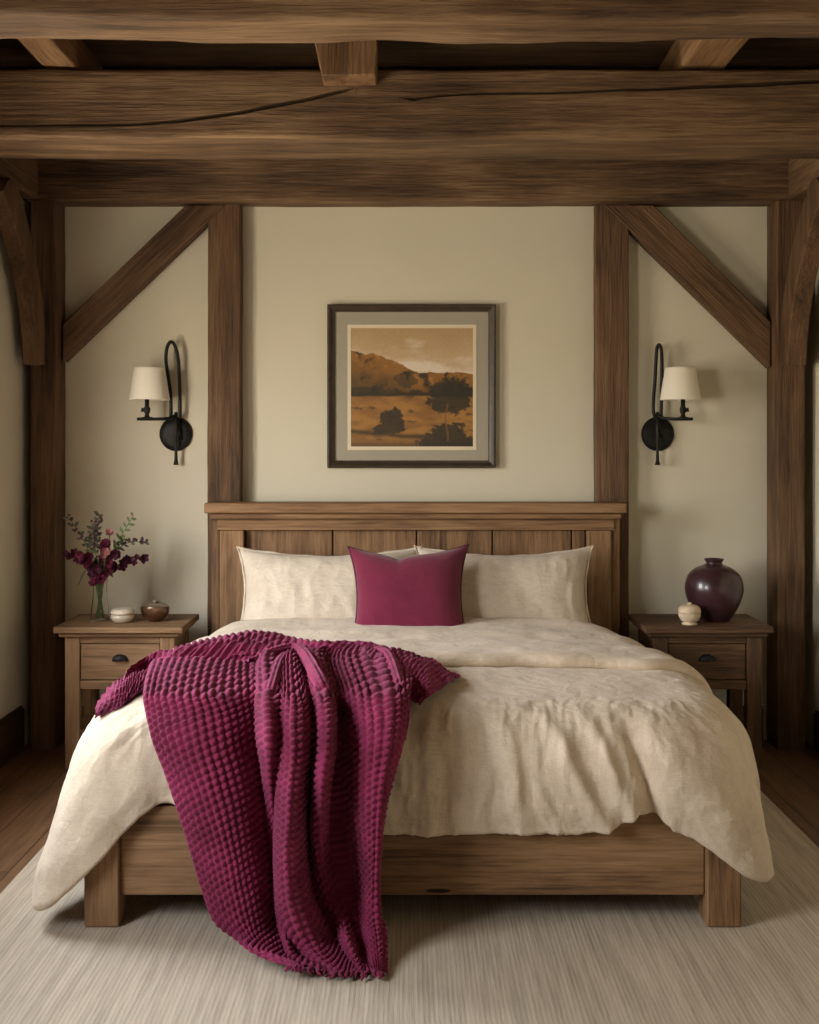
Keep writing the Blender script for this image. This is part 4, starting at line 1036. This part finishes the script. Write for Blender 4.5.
stem_m = simple('flower_stem', (.085, .13, .035), .6, var=.2)
leaf_g = simple('green_leaf', (.075, .11, .035), .55, var=.3)
leaf_d = simple('dark_leaf', (.045, .040, .022), .55, var=.3)
pet_b = simple('burgundy_petal', (.12, .012, .032), .6, var=.35, vscale=60)
pet_d = simple('deep_plum_petal', (.060, .008, .022), .6, var=.3, vscale=60)
pet_p = simple('pink_petal', (.40, .17, .17), .6, var=.2, vscale=60)
def petal_disc(mb, c, nrm, rad, n=6, cup=.5, layers=2):
    """blossom of overlapping cupped petals"""
    nrm = Vector(nrm).normalized(); a0 = nrm.orthogonal().normalized(); b0_ = nrm.cross(a0)
    for L2 in range(layers):
        rr = rad * (1 - .35 * L2); off = random.random() * 3
        for k_ in range(n):
            a_ = off + 2 * PI * k_ / n; dr_ = a0 * math.cos(a_) + b0_ * math.sin(a_); sd = nrm.cross(dr_)
            cu = cup * (1 + .7 * L2) * random.uniform(.7, 1.3); pts = []
            for (t, w_) in ((0, .06), (.35, .24), (.7, .40), (.92, .26), (1.04, .04)):
                lift = nrm * rr * cu * t ** 1.4
                for s2 in (-1, 0, 1): pts.append(c + dr_ * rr * t * (1 - .12 * cu) + sd * rr * w_ * s2 + lift + nrm * rr * .12 * abs(s2))
            fs2 = []
            for i in range(4):
                for j in range(2): q_ = i * 3 + j; fs2.append((q_, q_ + 1, q_ + 4, q_ + 3))
            mb.add(pts, fs2)
def leaf(mb, c, d, ln, wd, bend=.2):
    d = Vector(d).normalized(); sd = d.cross(Vector((random.uniform(-.4, .4), -1, random.uniform(-.3, .3)))).normalized(); up = sd.cross(d)
    pts = []
    for (t, w_) in ((0, .08), (.25, .75), (.5, 1), (.78, .65), (1, .04)):
        for s2 in (-1, 0, 1): pts.append(c + d * ln * t + sd * wd * .5 * w_ * s2 + up * (bend * ln * t * t * -.5) + up * wd * .12 * abs(s2))
    fs2 = []
    for i in range(4):
        for j in range(2): q_ = i * 3 + j; fs2.append((q_, q_ + 1, q_ + 4, q_ + 3))
    mb.add(pts, fs2)
flower_n = [0]
def spray(tip, via, kind, label, group, dep=0.0, n=8):
    """a stem from inside the vase to tip (photo position at the vase's distance)"""
    i = flower_n[0]; flower_n[0] += 1
    a_ = i * 2.4; base = Vector((gv.x + .018 * math.cos(a_), gv.y + .018 * math.sin(a_), ZN + .012))
    neck = Vector((gv.x + .016 * math.cos(a_ + 2.6), gv.y + .016 * math.sin(a_ + 2.6), ZN + .185))
    tp = W(tip[0], tip[1], 5.16 + dep); vm = W(via[0], via[1], 5.16 + dep * .6)
    pth = spline([base, neck, vm, tp], 10)
    root = empty({'b': 'burgundy_flower', 'p': 'pink_flower', 'd': 'berry_sprig', 'g': 'leafy_sprig', 'l': 'grass_blade', 'o': 'orchid_spray'}[kind], base, label, {'b': 'flower', 'p': 'flower', 'd': 'sprig', 'g': 'sprig', 'l': 'leaf', 'o': 'flower'}[kind], group)
    loc = [p - base for p in pth]
    MB().tube(loc, [.0018] * len(loc), 6).build('stem', stem_m, root, smooth=True)
    m = len(loc)
    def S(mb, nm, mt_):
        o = mb.build(nm, mt_, root, smooth=True); return o
    if kind in 'bo':
        for k_ in range(n):
            t = k_ / max(1, n - 1); p = loc[min(m - 1, int(m - 1 - t * m * .30))] + Vector((random.uniform(-.016, .016), random.uniform(-.02, .015), random.uniform(-.014, .014))) * (1 if kind == 'o' else 1.0)
            mb = MB(); petal_disc(mb, p, (random.uniform(-.7, .7), -1, random.uniform(-.4, .8)), random.uniform(.016, .029), 5 if kind == 'o' else 6, .75)
            S(mb, 'blossom', pet_b if random.random() < .62 else pet_d)
    elif kind == 'p':
        for k_ in range(n):
            p = loc[-1] + Vector((random.uniform(-.010, .010), -.01, random.uniform(-.012, .010))) * k_
            mb = MB(); petal_disc(mb, p, (random.uniform(-.6, .6), -1, random.uniform(.2, .9)), .020 - .003 * k_, 6, .8, 3); S(mb, 'blossom', pet_p)
    elif kind in 'dg':
        mb = MB()
        for k_ in range(n):
            t = k_ / n; p = loc[min(m - 1, int(m * (.62 + .38 * t)))]
            sgn = 1 if k_ % 2 else -1; tv = (loc[-1] - loc[m // 2]).normalized(); sd = tv.cross(Vector((0, 1, 0))).normalized()
            leaf(mb, p, tv * .6 + sd * sgn + Vector((0, random.uniform(-.5, .2), 0)), random.uniform(.020, .032), random.uniform(.010, .016))
        S(mb, 'leaf', leaf_g if kind == 'g' else leaf_d)
        if kind == 'd':
            bm_ = MB()
            for k_ in range(n):
                t = k_ / n; p = loc[min(m - 1, int(m * (.70 + .30 * t)))] + Vector((random.uniform(-.014, .014), random.uniform(-.012, .012), random.uniform(-.010, .012)))
                r_ = random.uniform(.0045, .0075); bm_.lathe([(.0005, -r_), (r_ * .8, -r_ * .6), (r_, 0), (r_ * .8, r_ * .6), (.0005, r_)], 8, p, False)
            S(bm_, 'berry', pet_d)
    elif kind == 'l':
        mb = MB(); pts = loc[m // 2:]
        vs2 = []; 
        for k_, p in enumerate(pts):
            w_ = .006 * math.sin(PI * (k_ + .6) / (len(pts) + .6)); vs2 += [p + Vector((-w_, 0, -w_)), p + Vector((w_, 0, w_))]
        mb.add(vs2, [(2 * k_, 2 * k_ + 1, 2 * k_ + 3, 2 * k_ + 2) for k_ in range(len(pts) - 1)]); S(mb, 'leaf', leaf_g)
GR = 'flowers and sprigs in the glass vase'
spray((70, 553), (88, 562), 'o', 'burgundy blossom spray reaching furthest left, beside the corner post', GR, -.03, 8)
spray((84, 553), (95, 570), 'b', 'burgundy blossom cluster low on the left above the vase rim', GR, -.05, 9)
spray((140, 556), (118, 566), 'o', 'burgundy blossom spray reaching furthest right, drooping at its end', GR, -.03, 10)
spray((110, 543), (104, 570), 'b', 'burgundy blossom cluster in the middle of the bouquet', GR, -.05, 11)
spray((114, 556), (106, 575), 'b', 'burgundy blossoms just right of the pink flower', GR, -.07, 7)
spray((98, 560), (99, 580), 'b', 'burgundy blossoms low in the middle, over the vase rim', GR, -.07, 7)
spray((106, 553), (103, 572), 'p', 'pink blossom at the centre of the bouquet', GR, -.10, 2)
spray((110, 534), (106, 565), 'p', 'smaller pink blossom above the centre of the bouquet', GR, -.03, 1)
spray((67, 515), (86, 545), 'd', 'dark berry sprig leaning up to the left, its tip beside the post', GR, .0, 10)
spray((99, 514), (97, 545), 'd', 'tallest dark berry sprig at the top of the bouquet', GR, .0, 12)
spray((92, 523), (95, 550), 'd', 'dark berry sprig just left of the tallest one', GR, -.03, 11)
spray((133, 516), (116, 545), 'g', 'green leafy sprig pointing up to the right', GR, .0, 12)
spray((147, 541), (122, 546), 'd', 'dark leafed sprig stretching out far right', GR, .02, 9)
spray((125, 538), (112, 555), 'g', 'short green leafy sprig right of the centre', GR, .02, 9)
spray((88, 540), (95, 562), 'g', 'short green leafy sprig left of the centre', GR, .02, 9)
spray((78, 585), (88, 568), 'l', 'long green leaf drooping left of the glass vase', GR, -.02)
spray((113, 577), (108, 572), 'l', 'short green leaf drooping right of the glass vase', GR, -.04)
